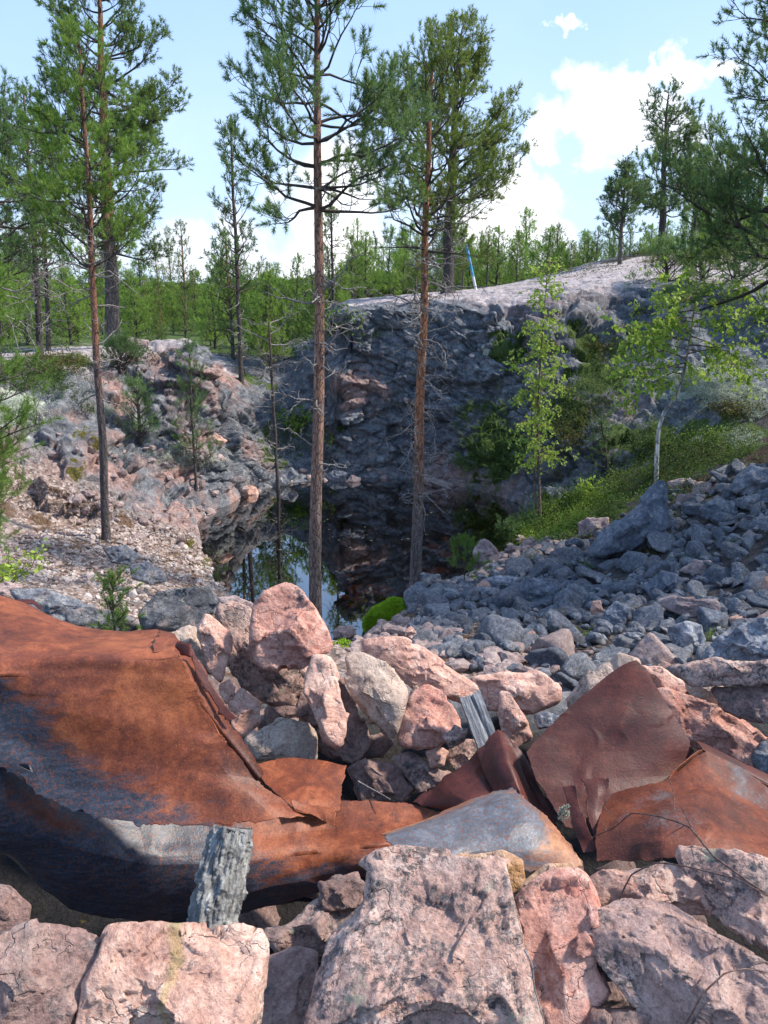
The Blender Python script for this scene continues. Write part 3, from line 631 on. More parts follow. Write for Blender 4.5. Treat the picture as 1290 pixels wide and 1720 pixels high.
 ([(440, 1602), (480, 1588), (530, 1600), (540, 1680), (510, 1790), (425, 1790), (440, 1662)], 1.62, 'shaded reddish stone between the ochre-veined block and the centre boulder', MPD, .8, 60, {}),
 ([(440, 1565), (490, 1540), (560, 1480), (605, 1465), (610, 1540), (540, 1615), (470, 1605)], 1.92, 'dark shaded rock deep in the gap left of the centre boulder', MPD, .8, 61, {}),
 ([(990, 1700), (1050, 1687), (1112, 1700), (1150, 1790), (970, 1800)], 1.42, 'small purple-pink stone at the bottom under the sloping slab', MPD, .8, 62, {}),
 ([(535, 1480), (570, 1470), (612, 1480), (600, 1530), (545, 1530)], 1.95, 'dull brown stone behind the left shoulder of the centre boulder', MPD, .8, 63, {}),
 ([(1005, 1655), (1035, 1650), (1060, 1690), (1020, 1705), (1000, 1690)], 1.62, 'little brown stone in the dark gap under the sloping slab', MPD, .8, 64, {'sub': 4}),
]
for k, (poly, Yd, lab, m, th, sdv, kw) in enumerate(ROCKS):
    outline_rock(poly, Yd, lab, m, th, seed=sdv, cat='boulder' if 'boulder' in lab else 'rock', name='boulder' if 'boulder' in lab else 'rock', **{'sub': 5, **kw})
# ridge of the near bank itself, buried blocks that the wall rests on
_rs = np.random.RandomState(3)
def free_rock_mesh(name, seed, sub=3, sc=(1, .8, .6), n=12, lo=.40, hi=.80, amt=.8):
    rs = np.random.RandomState(seed); d, f = ico(sub)
    r = polyr(d, rs, n, lo, hi, soft=90); Vv = d*r[:, None]*np.array(sc); Vv = rough(Vv, nrm_of(Vv, f), .8, seed+100, amt, f, ((12, .12, .02, .08), (60, .12, .006, .03)))
    return mesh_np(name, Vv, f)
def place(me, name, p, s, rot, m=None, label=None, cat=None, group=None):
    o = bpy.data.objects.new(name, me); COL.objects.link(o); o.location = p; o.scale = (s, s, s); o.rotation_euler = rot
    if m:
        if not me.materials: me.materials.append(None)
        o.material_slots[0].link = 'OBJECT'; o.material_slots[0].material = m
    tag(o, label, cat, group); return o
CORE = [free_rock_mesh('rock', 900+i, 4, (1, .8, .7)) for i in range(4)]
for i in range(10):     # core of the wall behind the faces
    x = -1.6+i*.15; y = 4.0+.25*math.sin(i*1.7)
    z = gz(x, y)-.02
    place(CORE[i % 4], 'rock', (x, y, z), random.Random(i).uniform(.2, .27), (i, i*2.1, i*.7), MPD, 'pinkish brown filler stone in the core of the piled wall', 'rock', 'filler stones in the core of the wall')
for i in range(60):     # filler low between the near blocks and under the sheets
    x = -1.1+(i % 20)*.14; y = (1.75, 2.2, 3.0)[i//20]+.2*math.sin(i*2.7)
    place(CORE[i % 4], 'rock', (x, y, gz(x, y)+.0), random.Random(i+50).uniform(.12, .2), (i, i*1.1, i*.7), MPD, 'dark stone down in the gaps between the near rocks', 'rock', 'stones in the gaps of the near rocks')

# ------------------------------------------------------------------ scree of grey stones
SV = [free_rock_mesh('scree_stone', 300+i, 4, s_, n=9) for i, s_ in enumerate([(1, .8, .55), (1, .7, .5), (1, .9, .7), (1, .6, .6), (1, .85, .4), (1, .75, .65), (1, .95, .5), (1, .65, .45), (1, .8, .8), (1, .55, .4)])]
for me_ in SV: me_.materials.append(MGR)
BIG = [  # (px, py of centre, half width px, Y guess, label, mat, seed, outline)
 ([(680, 1000), (692, 988), (730, 985), (775, 990), (840, 990), (842, 1015), (820, 1030), (800, 1050), (765, 1068), (735, 1060), (720, 1045), (690, 1032)], 7.7, 'broad flat grey boulder with dry moss on top at the water edge', MGR),
 ([(810, 975), (840, 965), (875, 972), (868, 995), (815, 992)], 8.8, 'flat grey stone behind the broad flat boulder', MGR),
 ([(793, 930), (805, 908), (820, 905), (838, 925), (845, 940), (825, 950), (800, 948)], 9.9, 'pale upright stone standing at the shore beside the pine seedling', MGP),
 ([(870, 990), (890, 970), (925, 980), (945, 990), (935, 1008), (905, 1018), (875, 1010)], 7.9, 'dark grey angular stone in the left of the scree', MGR2),
 ([(972, 880), (990, 868), (1022, 868), (1028, 885), (1000, 905), (972, 902)], 10.0, 'pink and grey stone poised at the top of the scree beside the bilberry bushes', MGP),
 ([(985, 930), (1000, 905), (1040, 870), (1080, 835), (1112, 805), (1120, 818), (1120, 850), (1125, 880), (1095, 905), (1060, 925), (1020, 935)], 9.4, 'great slanting grey slab rising to a point below the white birch', MGR2),
 ([(1020, 920), (1050, 895), (1090, 900), (1098, 918), (1060, 935), (1025, 935)], 8.9, 'pinkish grey rock at the foot of the great slanting slab', MGR),
 ([(1225, 825), (1240, 795), (1265, 780), (1320, 790), (1330, 830), (1260, 832)], 8.7, 'big pale-topped boulder at the right edge on top of the scree', MGR),
 ([(1120, 810), (1150, 802), (1172, 808), (1165, 820), (1130, 822)], 9.6, 'whitish pink stone on the earth at the top of the slanting slab', MGP),
 ([(1188, 822), (1205, 812), (1218, 822), (1205, 832), (1190, 832)], 9.3, 'small rosy stone at the top of the scree', MGP),
 ([(1175, 850), (1200, 838), (1235, 845), (1240, 865), (1200, 878), (1178, 868)], 8.8, 'mottled pinkish grey stone high in the scree', MGR),
 ([(1140, 960), (1165, 940), (1195, 942), (1200, 958), (1175, 968)], 7.3, 'flat-topped pale grey stone in the middle of the scree', MGP),
 ([(1120, 1055), (1150, 1045), (1180, 1048), (1188, 1075), (1178, 1100), (1150, 1098), (1125, 1075)], 5.2, 'large angular grey stone with a rosy right side low in the scree', MGR),
 ([(1055, 1085), (1070, 1070), (1088, 1075), (1086, 1098), (1065, 1105)], 5.2, 'white-crusted rounded stone near the tip of the maroon sheet', MBS),
 ([(858, 1050), (868, 1055), (864, 1070), (850, 1062)], 6.0, 'tiny pale green stone among the grey scree', MPB),
 ([(995, 1010), (1008, 1008), (1012, 1025), (1000, 1038), (992, 1025)], 6.5, 'small pink upright stone in the middle of the scree', MP),
 ([(1000, 1045), (1015, 1038), (1020, 1048), (1008, 1060), (998, 1055)], 6.0, 'small pink tilted stone below the upright pink one', MP),
 ([(1100, 1010), (1130, 1000), (1210, 1010), (1215, 1035), (1150, 1040)], 6.0, 'long pinkish grey stone with a rounded end at the right of the scree', MGP),
 ([(1010, 1040), (1030, 1010), (1060, 1020), (1050, 1050), (1020, 1060)], 6.2, 'blue-grey wedge stone pointing upwards in the scree', MGR2),
 ([(1080, 985), (1110, 960), (1140, 965), (1135, 990), (1100, 1010)], 6.9, 'smooth blue-grey stone leaning on its neighbours in mid scree', MGR2),
 ([(705, 965), (712, 962), (740, 965), (742, 985), (712, 988)], 8.9, 'grey cube-like stone at the foot of the right pine trunk', MGR),
 ([(560, 1060), (572, 1050), (592, 1052), (598, 1065), (580, 1078), (562, 1074)], 7.6, 'small pink stone standing in the shallow water', MGP),
 ([(440, 815), (458, 795), (490, 786), (500, 800), (480, 818), (450, 822)], 14.0, 'dark grey rock at the far shore below the dead young tree', MGR),
 ([(545, 800), (560, 788), (585, 795), (582, 812), (560, 815)], 14.6, 'dark rock under the cliff at the far shore', MGR2),
 ([(578, 812), (590, 797), (606, 803), (602, 818), (585, 822)], 14.2, 'pink-edged rock at the far shore in front of the cliff', MGP),
 ([(400, 828), (412, 815), (430, 818), (435, 832), (410, 838)], 13.6, 'pink block at the left end of the far shore', MP),
 ([(690, 800), (715, 795), (760, 812), (770, 825), (720, 818)], 14.5, 'flat pink rock slipping into the water under the cliff', MGP),
 ([(500, 822), (515, 815), (528, 822), (518, 830)], 14.0, 'small pale stone at the far shore left of the tall pine', MGP),
 ([(350, 735), (365, 728), (382, 740), (372, 750), (355, 748)], 12.9, 'loose pink block on the ledge of the left outcrop', MP),
 ([(205, 580), (220, 567), (250, 572), (245, 585), (215, 590)], 15.5, 'small boulder on the crest of the left outcrop', MGP),
]
big_px = []
for i, (poly, Yd, lab, m) in enumerate(BIG):
    pa = np.array(poly, float); cx, cy = pa.mean(0); h = hit(cx, pa[:, 1].max()-3)
    Yd = h[0].y+.05 if h is not None and abs(h[0].y-Yd) < 1.6 else Yd
    outline_rock(poly, Yd, lab, m, .8, sub=5, seed=200+i, cat='boulder' if 'boulder' in lab else 'stone', name='boulder' if 'boulder' in lab else 'stone')
    c = P(cx, cy, Yd); big_px.append((c.x, c.y, (pa[:, 0].max()-pa[:, 0].min())/FPX*c.y/2))
from mathutils import geometry
SCREE = [(690, 1000), (760, 985), (800, 960), (860, 945), (930, 915), (990, 915), (1030, 895), (1110, 850), (1130, 825), (1200, 800), (1340, 770), (1400, 1120), (1200, 1150), (940, 1160), (800, 1140), (690, 1080)]
SCW = []
for q_ in SCREE:
    h = hit(*q_); SCW.append((h[0].x, h[0].y))
SCW = np.array(SCW)
def inpoly(x, y, poly):
    c = False; n = len(poly); j = n-1
    for i in range(n):
        if ((poly[i][1] > y) != (poly[j][1] > y)) and (x < (poly[j][0]-poly[i][0])*(y-poly[i][1])/(poly[j][1]-poly[i][1])+poly[i][0]): c = not c
        j = i
    return c
rnd = random.Random(11); placed = [(x, y, r*.75) for x, y, r in big_px]; nst = 0; smalls = []
tries = 0
while nst < 295 and tries < 60000:
    tries += 1
    f_ = tries/60000
    r = max(.09, rnd.uniform(.11, .235)*(1-min(.5, nst/520)))
    x = rnd.uniform(SCW[:, 0].min(), SCW[:, 0].max()); y = rnd.uniform(SCW[:, 1].min(), SCW[:, 1].max())
    if not inpoly(x, y, SCW): continue
    if x > 5.2: continue
    ovl = .60 if nst < 120 else .50
    if any((x-a)**2+(y-b)**2 < ((r+c)*ovl)**2 for a, b, c in placed): continue
    placed.append((x, y, r)); hz_, nn = gzn(x, y)
    me_ = SV[rnd.randrange(10)]
    dep = rnd.uniform(-.05, .35)*r
    kk = rnd.choices(range(5), [9, 9, 1.6, 1.2, .5])[0]; wy = 'near the rusty sheets' if y < 6.3 else ('in the upper right' if x > 3.2 else ('towards the water' if x < 1.6 else 'in the middle')); kd = ['mid grey', 'blue-grey', 'pinkish grey', 'black-speckled', 'pink'][kk]
    bg_ = 'large ' if r > .19 else ('small ' if r < .12 else '')
    o = place(me_, 'scree_stone', (x, y, hz_.z+dep), r*1.15, (rnd.uniform(-.7, .7), rnd.uniform(-.6, .6), rnd.uniform(0, 6.3)), [MGR, MGR2, MGP, MBS, MP][kk],
              bg_+kd+' loose stone of the scree '+wy, 'stone', bg_+kd+' stones of the scree '+wy)
    nst += 1
print('scree', nst, tries)

def scatter_mesh(name, meshes, items, m, kind='stuff'):
    """many small stones merged into one uncountable sheet of rubble"""
    Vs = []; Fs = []; off = 0
    for (p, s, eul, k) in items:
        vv, ff = meshes[k]; M = np.array(Matrix.Rotation(eul[2], 3, 'Z')@Matrix.Rotation(eul[0], 3, 'X')@Matrix.Rotation(eul[1], 3, 'Y'))
        Vs.append((vv*s)@M.T+np.array(p)); Fs.append(ff+off); off += len(vv)
    me = mesh_np(name, np.concatenate(Vs), np.concatenate(Fs), smooth=False); o = link(name, me, m); tag(o, kind=kind); return o
def small_variants(n, sub, seed):
    out = []
    for i in range(n):
        rs = np.random.RandomState(seed+i); d, f = ico(sub); r = polyr(d, rs, 9, .5, .85, soft=30)
        out.append((d*r[:, None]*np.array([1, rs.uniform(.6, .95), rs.uniform(.35, .75)]), f))
    return out
SMV = small_variants(8, 2, 500); SMV1 = small_variants(8, 1, 600)
items = []
for i in range(1500):
    x = rnd.uniform(SCW[:, 0].min(), SCW[:, 0].max()); y = rnd.uniform(SCW[:, 1].min(), SCW[:, 1].max())
    if not inpoly(x, y, SCW) or x > 5.2: continue
    z = gz(x, y); items.append(((x, y, z+rnd.uniform(0, .05)), rnd.choice([.03, .04, .05, .07, .09]), (rnd.uniform(-1, 1), rnd.uniform(-1, 1), rnd.uniform(0, 6)), rnd.randrange(8)))
for i in range(1500):
    x = rnd.choice([rnd.uniform(2.3, 7.5), rnd.uniform(2.3, 5), rnd.uniform(-6, -2.2)]); y = rnd.uniform(-1.5, 4.6) if x < 3.4 else rnd.uniform(-1.5, 8.5)
    if inpoly(x, y, SCW) and x < 5.2: continue
    if abs(x) < .52*y+.2 and x < 0: continue
    if abs(x) < .50*y: continue
    s_ = rnd.choice([.04, .05, .07, .09, .12, .16, .2]); items.append(((x, y, gz(x, y)+s_*.2), s_, (rnd.uniform(-.6, .6), rnd.uniform(-.6, .6), rnd.uniform(0, 6)), rnd.randrange(8)))
rub = scatter_mesh('rubble', SMV, items, MGR)
tag(rub, 'small grey rubble filling the gaps between the scree stones', 'rubble')
# gravel slope on the left
def gravel_mat():
    m, t, b = mat('gravel_chips'); o = t.coord('Object'); v = t.voro(o, 14, out='Color'); s = t.sep(v)[0]
    c = t.ramp(s, [(0, (.11, .085, .075)), (.3, (.26, .19, .16)), (.55, (.38, .29, .255)), (.8, (.52, .46, .42)), (1, (.16, .155, .155))])
    t.put(b.inputs['Base Color'], t.mix(.3, c, t.noise(o, 60, 4), 'OVERLAY')); b.inputs['Roughness'].default_value = .9; return m
items = []
GV = [(0, 900), (170, 880), (330, 900), (385, 1000), (350, 1040), (200, 1075), (-60, 1060), (-200, 950)]
GW = []
for q_ in GV:
    h = hit(*q_); GW.append((h[0].x, h[0].y))
GW = np.array(GW)
for i in range(9000):
    x = rnd.uniform(GW[:, 0].min(), GW[:, 0].max()); y = rnd.uniform(GW[:, 1].min(), GW[:, 1].max())
    if not inpoly(x, y, GW): continue
    if perlin(np.array([[x*1.1, y*1.1, 0]]), 5)[0] > .22 and rnd.random() < .85: continue
    z = gz(x, y); s = rnd.choice([.012, .016, .02, .024, .03, .045]) if rnd.random() < .985 else rnd.uniform(.05, .1)
    items.append(((x, y, z+s*.2), s, (rnd.uniform(-.6, .6), rnd.uniform(-.6, .6), rnd.uniform(0, 6)), rnd.randrange(8)))
gr_ = scatter_mesh('gravel', SMV1, items, gravel_mat()); tag(gr_, 'pale pink granite chips strewn over the slope left of the pond', 'gravel')
# rubble and blocks around the shores and on the outcrop ledges
items = []
for (px_, py_, sp, n_) in [(420, 830, 30, 14), (470, 820, 40, 20), (550, 812, 40, 20), (640, 808, 50, 14), (760, 822, 50, 12), (250, 880, 60, 30), (330, 860, 40, 20), (150, 850, 60, 30), (370, 760, 30, 10), (620, 700, 60, 8),
                           (860, 940, 40, 60), (900, 925, 40, 50), (720, 1092, 60, 110), (860, 1122, 70, 70), (760, 985, 30, 20), (660, 1060, 30, 40), (620, 1085, 25, 30), (250, 620, 60, 12), (200, 760, 90, 25), (320, 820, 50, 15)]:
    for i in range(n_):
        h = hit(px_+rnd.gauss(0, sp*.6), py_+rnd.gauss(0, sp*.25))
        if h is None: continue
        s = rnd.choice([.03, .04, .06, .08, .11])
        items.append((tuple(h[0]+Vector((0, 0, s*.2))), s, (rnd.uniform(-.7, .7), rnd.uniform(-.7, .7), rnd.uniform(0, 6)), rnd.randrange(8)))
rb2 = scatter_mesh('shore_rubble', SMV, items, MGP); tag(rb2, 'small broken stones along the shores of the pond', 'rubble')
# stones under the water, stained orange
def orange_mat():
    m, t, b = mat('iron_stained_stone'); o = t.coord('Object'); n = t.noise(o, 6, 4)
    t.put(b.inputs['Base Color'], t.ramp(n, [(.35, (.35, .10, .02)), (.6, (.85, .33, .07))])); b.inputs['Roughness'].default_value = .9; return m
items = []
for (px_, py_, s) in [(725, 900, .10), (750, 915, .09), (735, 940, .13), (765, 930, .08), (720, 955, .10), (690, 965, .09), (640, 968, .16), (600, 965, .10), (560, 975, .12), (545, 985, .08), (610, 978, .1), (760, 895, .07), (480, 825, .12), (435, 838, .10),
                      (700, 935, .07), (670, 990, .07), (580, 955, .09), (745, 962, .07), (655, 972, .12), (740, 905, .1), (775, 950, .07), (715, 970, .09), (520, 990, .09), (590, 990, .08)]:
    for j in range(3):
        p = PZ(px_+rnd.gauss(0, 8), py_+rnd.gauss(0, 4), 0)
        items.append(((p.x, p.y, -.16-rnd.random()*.05), s*rnd.uniform(.5, 1.3), (rnd.uniform(-.2, .2), rnd.uniform(-.2, .2), rnd.uniform(0, 6)), rnd.randrange(8)))
for n_, it in enumerate(items):
    pass
us = scatter_mesh('sunken_stones', [(v*np.array([1.3, 1, .5]), f) for v, f in SMV], items, orange_mat()); tag(us, 'orange stained stones and leaves lying under the shallow water', 'stones')
# floating specks on the water
def flat_mat(name, c, rough_=.6):
    m, t, b = mat(name); o = t.coord('Object'); n = t.noise(o, 30, 3); t.put(b.inputs['Base Color'], t.mix(t.math('MULTIPLY', n, .8), c, tuple(x*.45 for x in c))); b.inputs['Roughness'].default_value = rough_; return m

# ------------------------------------------------------------------ sheets of rusted metal
def rust_material(name, base, dark, light, paintc=(.12, .17, .26), pm=1.0, spk=.35):
    m, t, b = mat(name); o = t.coord('Object')
    n1 = t.noise(o, 3.2, 6, .6); n2 = t.noise(o, 22, 6, .7); n3 = t.noise(o, 120, 4, .7); n4 = t.noise(t.mapping(o, (1, 1, 3)), 8, 6, .65)
    c = t.ramp(t.math('ADD', t.math('MULTIPLY', n1, .6), t.math('MULTIPLY', n2, .4)), [(.38, dark), (.5, base), (.61, light)])
    c = t.mix(t.math('MULTIPLY', t.step(n4, .56, .68), .65), c, dark)
    c = t.mix(t.math('MULTIPLY', t.step(t.noise(t.mapping(o, (1, 1, 2.2)), 1.7, 5, .62, .8), .48, .66), .40), c, dark)
    c = t.mix(t.math('MULTIPLY', t.step(t.noise(o, 2.3, 6, .7, .5), .52, .68), .25), c, light)
    c = t.mix(.5, c, t.ramp(n3, [(.3, (.22, .20, .20)), (.5, (.5, .5, .5)), (.7, (.80, .76, .72))]), 'OVERLAY')
    c = t.mix(t.math('MULTIPLY', t.step(t.noise(o, 150, 4, .7), .55, .68), spk), c, (.42, .17, .045))
    pa = t.attr('paint')
    st = t.noise(t.mapping(o, (1, 1, 3.5), (0, .25, 0)), 30, 6, .8)
    pf = t.step(t.math('ADD', t.math('MULTIPLY', pa, 1.15), t.math('ADD', t.math('MULTIPLY', t.math('SUBTRACT', st, .5), .9), t.math('MULTIPLY', t.math('SUBTRACT', n4, .5), 1.1))), .34, .74)
    pc = t.ramp(t.math('ADD', t.math('MULTIPLY', t.noise(t.mapping(o, (1, 1, 4.5), (0, .35, 0)), 14, 6, .7), .65), t.math('MULTIPLY', n3, .35)), [(.36, tuple(x*.55 for x in paintc)), (.5, paintc), (.64, tuple(min(1, x*1.7+.015) for x in paintc))])
    pc = t.mix(t.math('MULTIPLY', t.step(t.noise(o, 90, 3, .7), .54, .60), .75), pc, (.16, .06, .035))
    c = t.mix(t.math('MULTIPLY', pf, pm), c, pc)
    t.put(b.inputs['Base Color'], c); t.put(b.inputs['Roughness'], t.math('SUBTRACT', .50, t.math('MULTIPLY', pf, .12))); b.inputs['Specular IOR Level'].default_value = .38
    h = t.math('ADD', t.math('MULTIPLY', n2, .4), t.math('MULTIPLY', n3, .35)); h = t.math('ADD', h, t.math('MULTIPLY', n1, .8)); h = t.math('SUBTRACT', h, t.math('MULTIPLY', pf, .1))
    t.put(b.inputs['Normal'], t.bump(h, .6, .006)); return m
MR1 = rust_material('orange_rust', (.170, .044, .019), (.070, .018, .011), (.31, .095, .038), (.036, .043, .062))
MR2 = rust_material('maroon_rust', (.070, .016, .012), (.036, .009, .008), (.112, .027, .018), spk=.06)
MR3 = rust_material('brown_rust', (.105, .027, .015), (.048, .014, .010), (.19, .052, .023), (.10, .09, .095))
MR4 = rust_material('peeling_paint', (.25, .10, .05), (.10, .045, .03), (.40, .20, .10), (.105, .115, .135))
def catmull(Pn, t):
    """Pn: n x ... control values, t in [0,n-1]"""
    n = len(Pn); i = np.clip(np.floor(t).astype(int), 0, n-2); f = t-i
    p0 = Pn[np.clip(i-1, 0, n-1)]; p1 = Pn[i]; p2 = Pn[i+1]; p3_ = Pn[np.clip(i+2, 0, n-1)]
    f = f.reshape((-1,)+(1,)*(Pn.ndim-1)); T = .6
    cm = .5*((2*p1)+(-p0+p2)*f*T+(2*p0-5*p1+4*p2-p3_)*f*f*T+(-p0+3*p1-3*p2+p3_)*f**3*T)
    lin = p1*(1-f)+p2*f
    return cm*T+lin*(1-T) if True else lin
def sheet(name, rows, m, parent=None, nu=160, nv=120, bumpy=.006, ragged=.008, seed=0, thick=.003, sharp=False):
    """rows of control points (px, py, Y, paint) -> a dented metal sheet with torn edges"""
    G = np.array([[(*P(a, b, c), d) for a, b, c, d in r] for r in rows], float)
    nr, nc = G.shape[:2]; tv = np.linspace(0, nr-1, nv); tu = np.linspace(0, nc-1, nu)
    A1 = catmull(G, tv) if not sharp else np.array([G[min(int(t_), nr-2)]*(1-(t_-min(int(t_), nr-2)))+G[min(int(t_), nr-2)+1]*(t_-min(int(t_), nr-2)) for t_ in tv])
    A2 = catmull(A1.transpose(1, 0, 2), tu) if not sharp else np.array([A1.transpose(1, 0, 2)[min(int(t_), nc-2)]*(1-(t_-min(int(t_), nc-2)))+A1.transpose(1, 0, 2)[min(int(t_), nc-2)+1]*(t_-min(int(t_), nc-2)) for t_ in tu])
    A2 = A2.transpose(1, 0, 2); Pt = A2[..., :3]; pa = A2[..., 3].ravel()
    du_ = np.gradient(Pt, axis=1); dv_ = np.gradient(Pt, axis=0); n_ = np.cross(du_, dv_); n_ /= np.linalg.norm(n_, axis=-1)[..., None]+1e-12
    q_ = Pt.reshape(-1, 3)
    f_, e_ = facet(q_*5+.2*perlin(q_*6, seed)[:, None], seed+70)
    d_ = fbm(q_*2.6, 3, seed+40, .38)*bumpy*3.6+fbm(q_*14, 3, seed+44)*bumpy*.15-np.maximum(0, fbm(q_*2.6+.4*perlin(q_*3, 9)[:, None], 2, seed+47, ridged=True)-.50)*bumpy*3.5
    # torn edge in-plane
    ui = np.broadcast_to(np.linspace(0, 1, nu)[None, :], (nv, nu)).ravel(); vi = np.broadcast_to(np.linspace(0, 1, nv)[:, None], (nv, nu)).ravel()
    e = fbm(q_*16, 5, seed+80, .6)*ragged*2+fbm(q_*60, 3, seed+81, .7)*ragged*.9
    eu = np.where(ui > .5, 1, -1)*np.exp(-np.minimum(ui, 1-ui)*24); ev = np.where(vi > .5, 1, -1)*np.exp(-np.minimum(vi, 1-vi)*24)
    du_ /= np.linalg.norm(du_, axis=-1)[..., None]+1e-12; dv_ /= np.linalg.norm(dv_, axis=-1)[..., None]+1e-12
    q_ = q_+n_.reshape(-1, 3)*d_[:, None]+du_.reshape(-1, 3)*(eu*e)[:, None]+dv_.reshape(-1, 3)*(ev*e)[:, None]
    c0 = q_.mean(0) if parent is None else np.array(parent.location)
    ix = np.arange(nu*nv).reshape(nv, nu); F_ = np.stack([ix[:-1, :-1], ix[:-1, 1:], ix[1:, 1:], ix[1:, :-1]], -1).reshape(-1, 4)
    me = mesh_np(name, q_-c0, F_); set_attr(me, 'paint', pa)
    o = link(name, me, m, parent); 
    if parent is None: o.location = c0
    sm = o.modifiers.new('thickness', 'SOLIDIFY'); sm.thickness = thick; sm.offset = 0
    return o
ls = empty('rusted_sheet', P(200, 1300, 2.2), 'huge folded orange rusted metal sheet jutting in from the left edge over the old log', 'metal sheet')
sheet('upper_panel', [
 [(-260, 960, 3.3, 0), (-60, 985, 3.2, 0), (0, 1001, 3.15, 0), (60, 1022, 3.1, 0), (130, 1053, 3.0, 0), (205, 1062, 2.9, 0), (262, 1056, 2.85, 0), (282, 1064, 2.8, 0)],
 [(-260, 1030, 2.8, 0), (-60, 1045, 2.75, 0), (0, 1052, 2.75, 0), (60, 1062, 2.72, 0), (130, 1076, 2.7, 0), (205, 1082, 2.65, 0), (270, 1080, 2.65, 0), (295, 1080, 2.62, 0)],
 [(-260, 1110, 2.40, .1), (-60, 1112, 2.40, .05), (0, 1110, 2.42, 0), (60, 1105, 2.45, 0), (130, 1103, 2.47, 0), (200, 1106, 2.48, 0), (262, 1106, 2.50, 0), (308, 1100, 2.52, 0)],
 [(-260, 1150, 2.35, .9), (-60, 1140, 2.37, .75), (0, 1135, 2.37, .5), (65, 1135, 2.41, .1), (140, 1135, 2.44, 0), (215, 1140, 2.46, 0), (285, 1142, 2.48, 0), (340, 1150, 2.51, 0)],
 [(-260, 1210, 2.33, .9), (-60, 1190, 2.35, .95), (0, 1185, 2.37, .8), (80, 1190, 2.37, .35), (165, 1200, 2.40, 0), (250, 1210, 2.43, 0), (325, 1220, 2.47, 0), (385, 1235, 2.50, 0)],
 [(-260, 1260, 2.32, .95), (-60, 1240, 2.33, .95), (10, 1240, 2.35, .9), (95, 1260, 2.35, .6), (190, 1275, 2.37, .2), (290, 1290, 2.40, 0), (380, 1300, 2.43, 0), (445, 1310, 2.47, 0)],
 [(-260, 1280, 2.31, .95), (-60, 1270, 2.32, .95), (20, 1280, 2.31, .95), (115, 1325, 2.32, .85), (220, 1340, 2.33, .65), (330, 1345, 2.36, .3), (430, 1345, 2.38, .1), (500, 1352, 2.43, 0)],
 [(-260, 1300, 2.32, .9), (-60, 1282, 2.30, .9), (5, 1296, 2.30, .9), (100, 1365, 2.28, .85), (225, 1398, 2.26, .6), (345, 1399, 2.29, .4), (470, 1385, 2.33, .1), (568, 1372, 2.39, 0)],
], MR1, ls, 260, 220, bumpy=.006, ragged=.010, seed=1)
sheet('lower_panel', [
 [(-260, 1290, 2.40, 0.90), (-60, 1276, 2.42, 0.90), (0, 1288, 2.44, 0.70), (100, 1350, 2.50, 0.60), (225, 1380, 2.60, 0.90), (345, 1370, 2.72, 0.50), (470, 1350, 2.82, 0.14), (560, 1345, 2.92, 0.06), (660, 1345, 2.94, 0.00), (770, 1368, 2.92, 0.00)],
 [(-260, 1340, 2.34, 0.70), (-60, 1330, 2.36, 0.90), (10, 1345, 2.38, 0.50), (110, 1385, 2.44, 0.30), (235, 1415, 2.54, 0.90), (350, 1412, 2.64, 0.70), (470, 1400, 2.72, 0.18), (560, 1392, 2.80, 0.10), (650, 1390, 2.80, 0.06), (740, 1388, 2.82, 0.00)],
 [(-260, 1390, 2.32, 0.90), (-60, 1380, 2.34, 0.90), (20, 1395, 2.36, 0.90), (110, 1420, 2.40, 0.80), (240, 1450, 2.48, 0.95), (355, 1450, 2.56, 0.80), (470, 1440, 2.62, 0.34), (560, 1428, 2.68, 0.28), (640, 1420, 2.67, 0.20), (710, 1410, 2.72, 0.14)],
 [(-260, 1430, 2.37, 0.90), (-60, 1412, 2.38, 0.90), (15, 1428, 2.40, 0.90), (110, 1475, 2.43, 0.90), (240, 1500, 2.48, 0.90), (360, 1500, 2.54, 0.90), (470, 1485, 2.58, 0.56), (560, 1465, 2.64, 0.56), (635, 1448, 2.61, 0.48), (700, 1430, 2.67, 0.42)],
 [(-260, 1450, 2.51, 0.90), (-60, 1425, 2.52, 0.90), (10, 1436, 2.54, 0.80), (115, 1540, 2.53, 0.80), (240, 1558, 2.57, 0.50), (365, 1552, 2.61, 0.80), (475, 1525, 2.65, 0.56), (560, 1498, 2.69, 0.56), (630, 1470, 2.63, 0.48), (690, 1448, 2.69, 0.42)],
], MR1, ls, 260, 140, bumpy=.008, ragged=.006, seed=2)  # paint amounts at the right also darken the trough as painted shade
sheet('seam_flange', [
 [(268, 1062, 2.80, 0), (290, 1068, 2.78, 0), (318, 1100, 2.62, 0), (352, 1160, 2.58, 0), (385, 1212, 2.55, 0), (408, 1250, 2.52, 0), (450, 1312, 2.48, 0)],
 [(258, 1085, 2.60, 0), (282, 1095, 2.58, 0), (305, 1125, 2.52, 0), (340, 1180, 2.50, 0), (372, 1225, 2.49, 0), (402, 1262, 2.48, 0), (445, 1318, 2.45, 0)],
 [(252, 1098, 2.54, 0), (275, 1108, 2.54, 0), (292, 1138, 2.52, 0), (325, 1195, 2.50, 0), (358, 1240, 2.49, 0), (392, 1275, 2.48, 0), (440, 1322, 2.47, 0)],
], MR3, ls, 160, 30, bumpy=.006, ragged=.012, seed=3)
sheet('seam_lip', [
 [(300, 1082, 2.60, 0), (320, 1086, 2.58, 0), (345, 1130, 2.55, 0), (375, 1180, 2.52, 0), (402, 1214, 2.50, 0)],
 [(304, 1108, 2.57, 0), (322, 1112, 2.55, 0), (338, 1150, 2.52, 0), (362, 1192, 2.50, 0), (388, 1222, 2.49, 0)],
], MR2, ls, 60, 14, bumpy=.004, ragged=.012, seed=4)
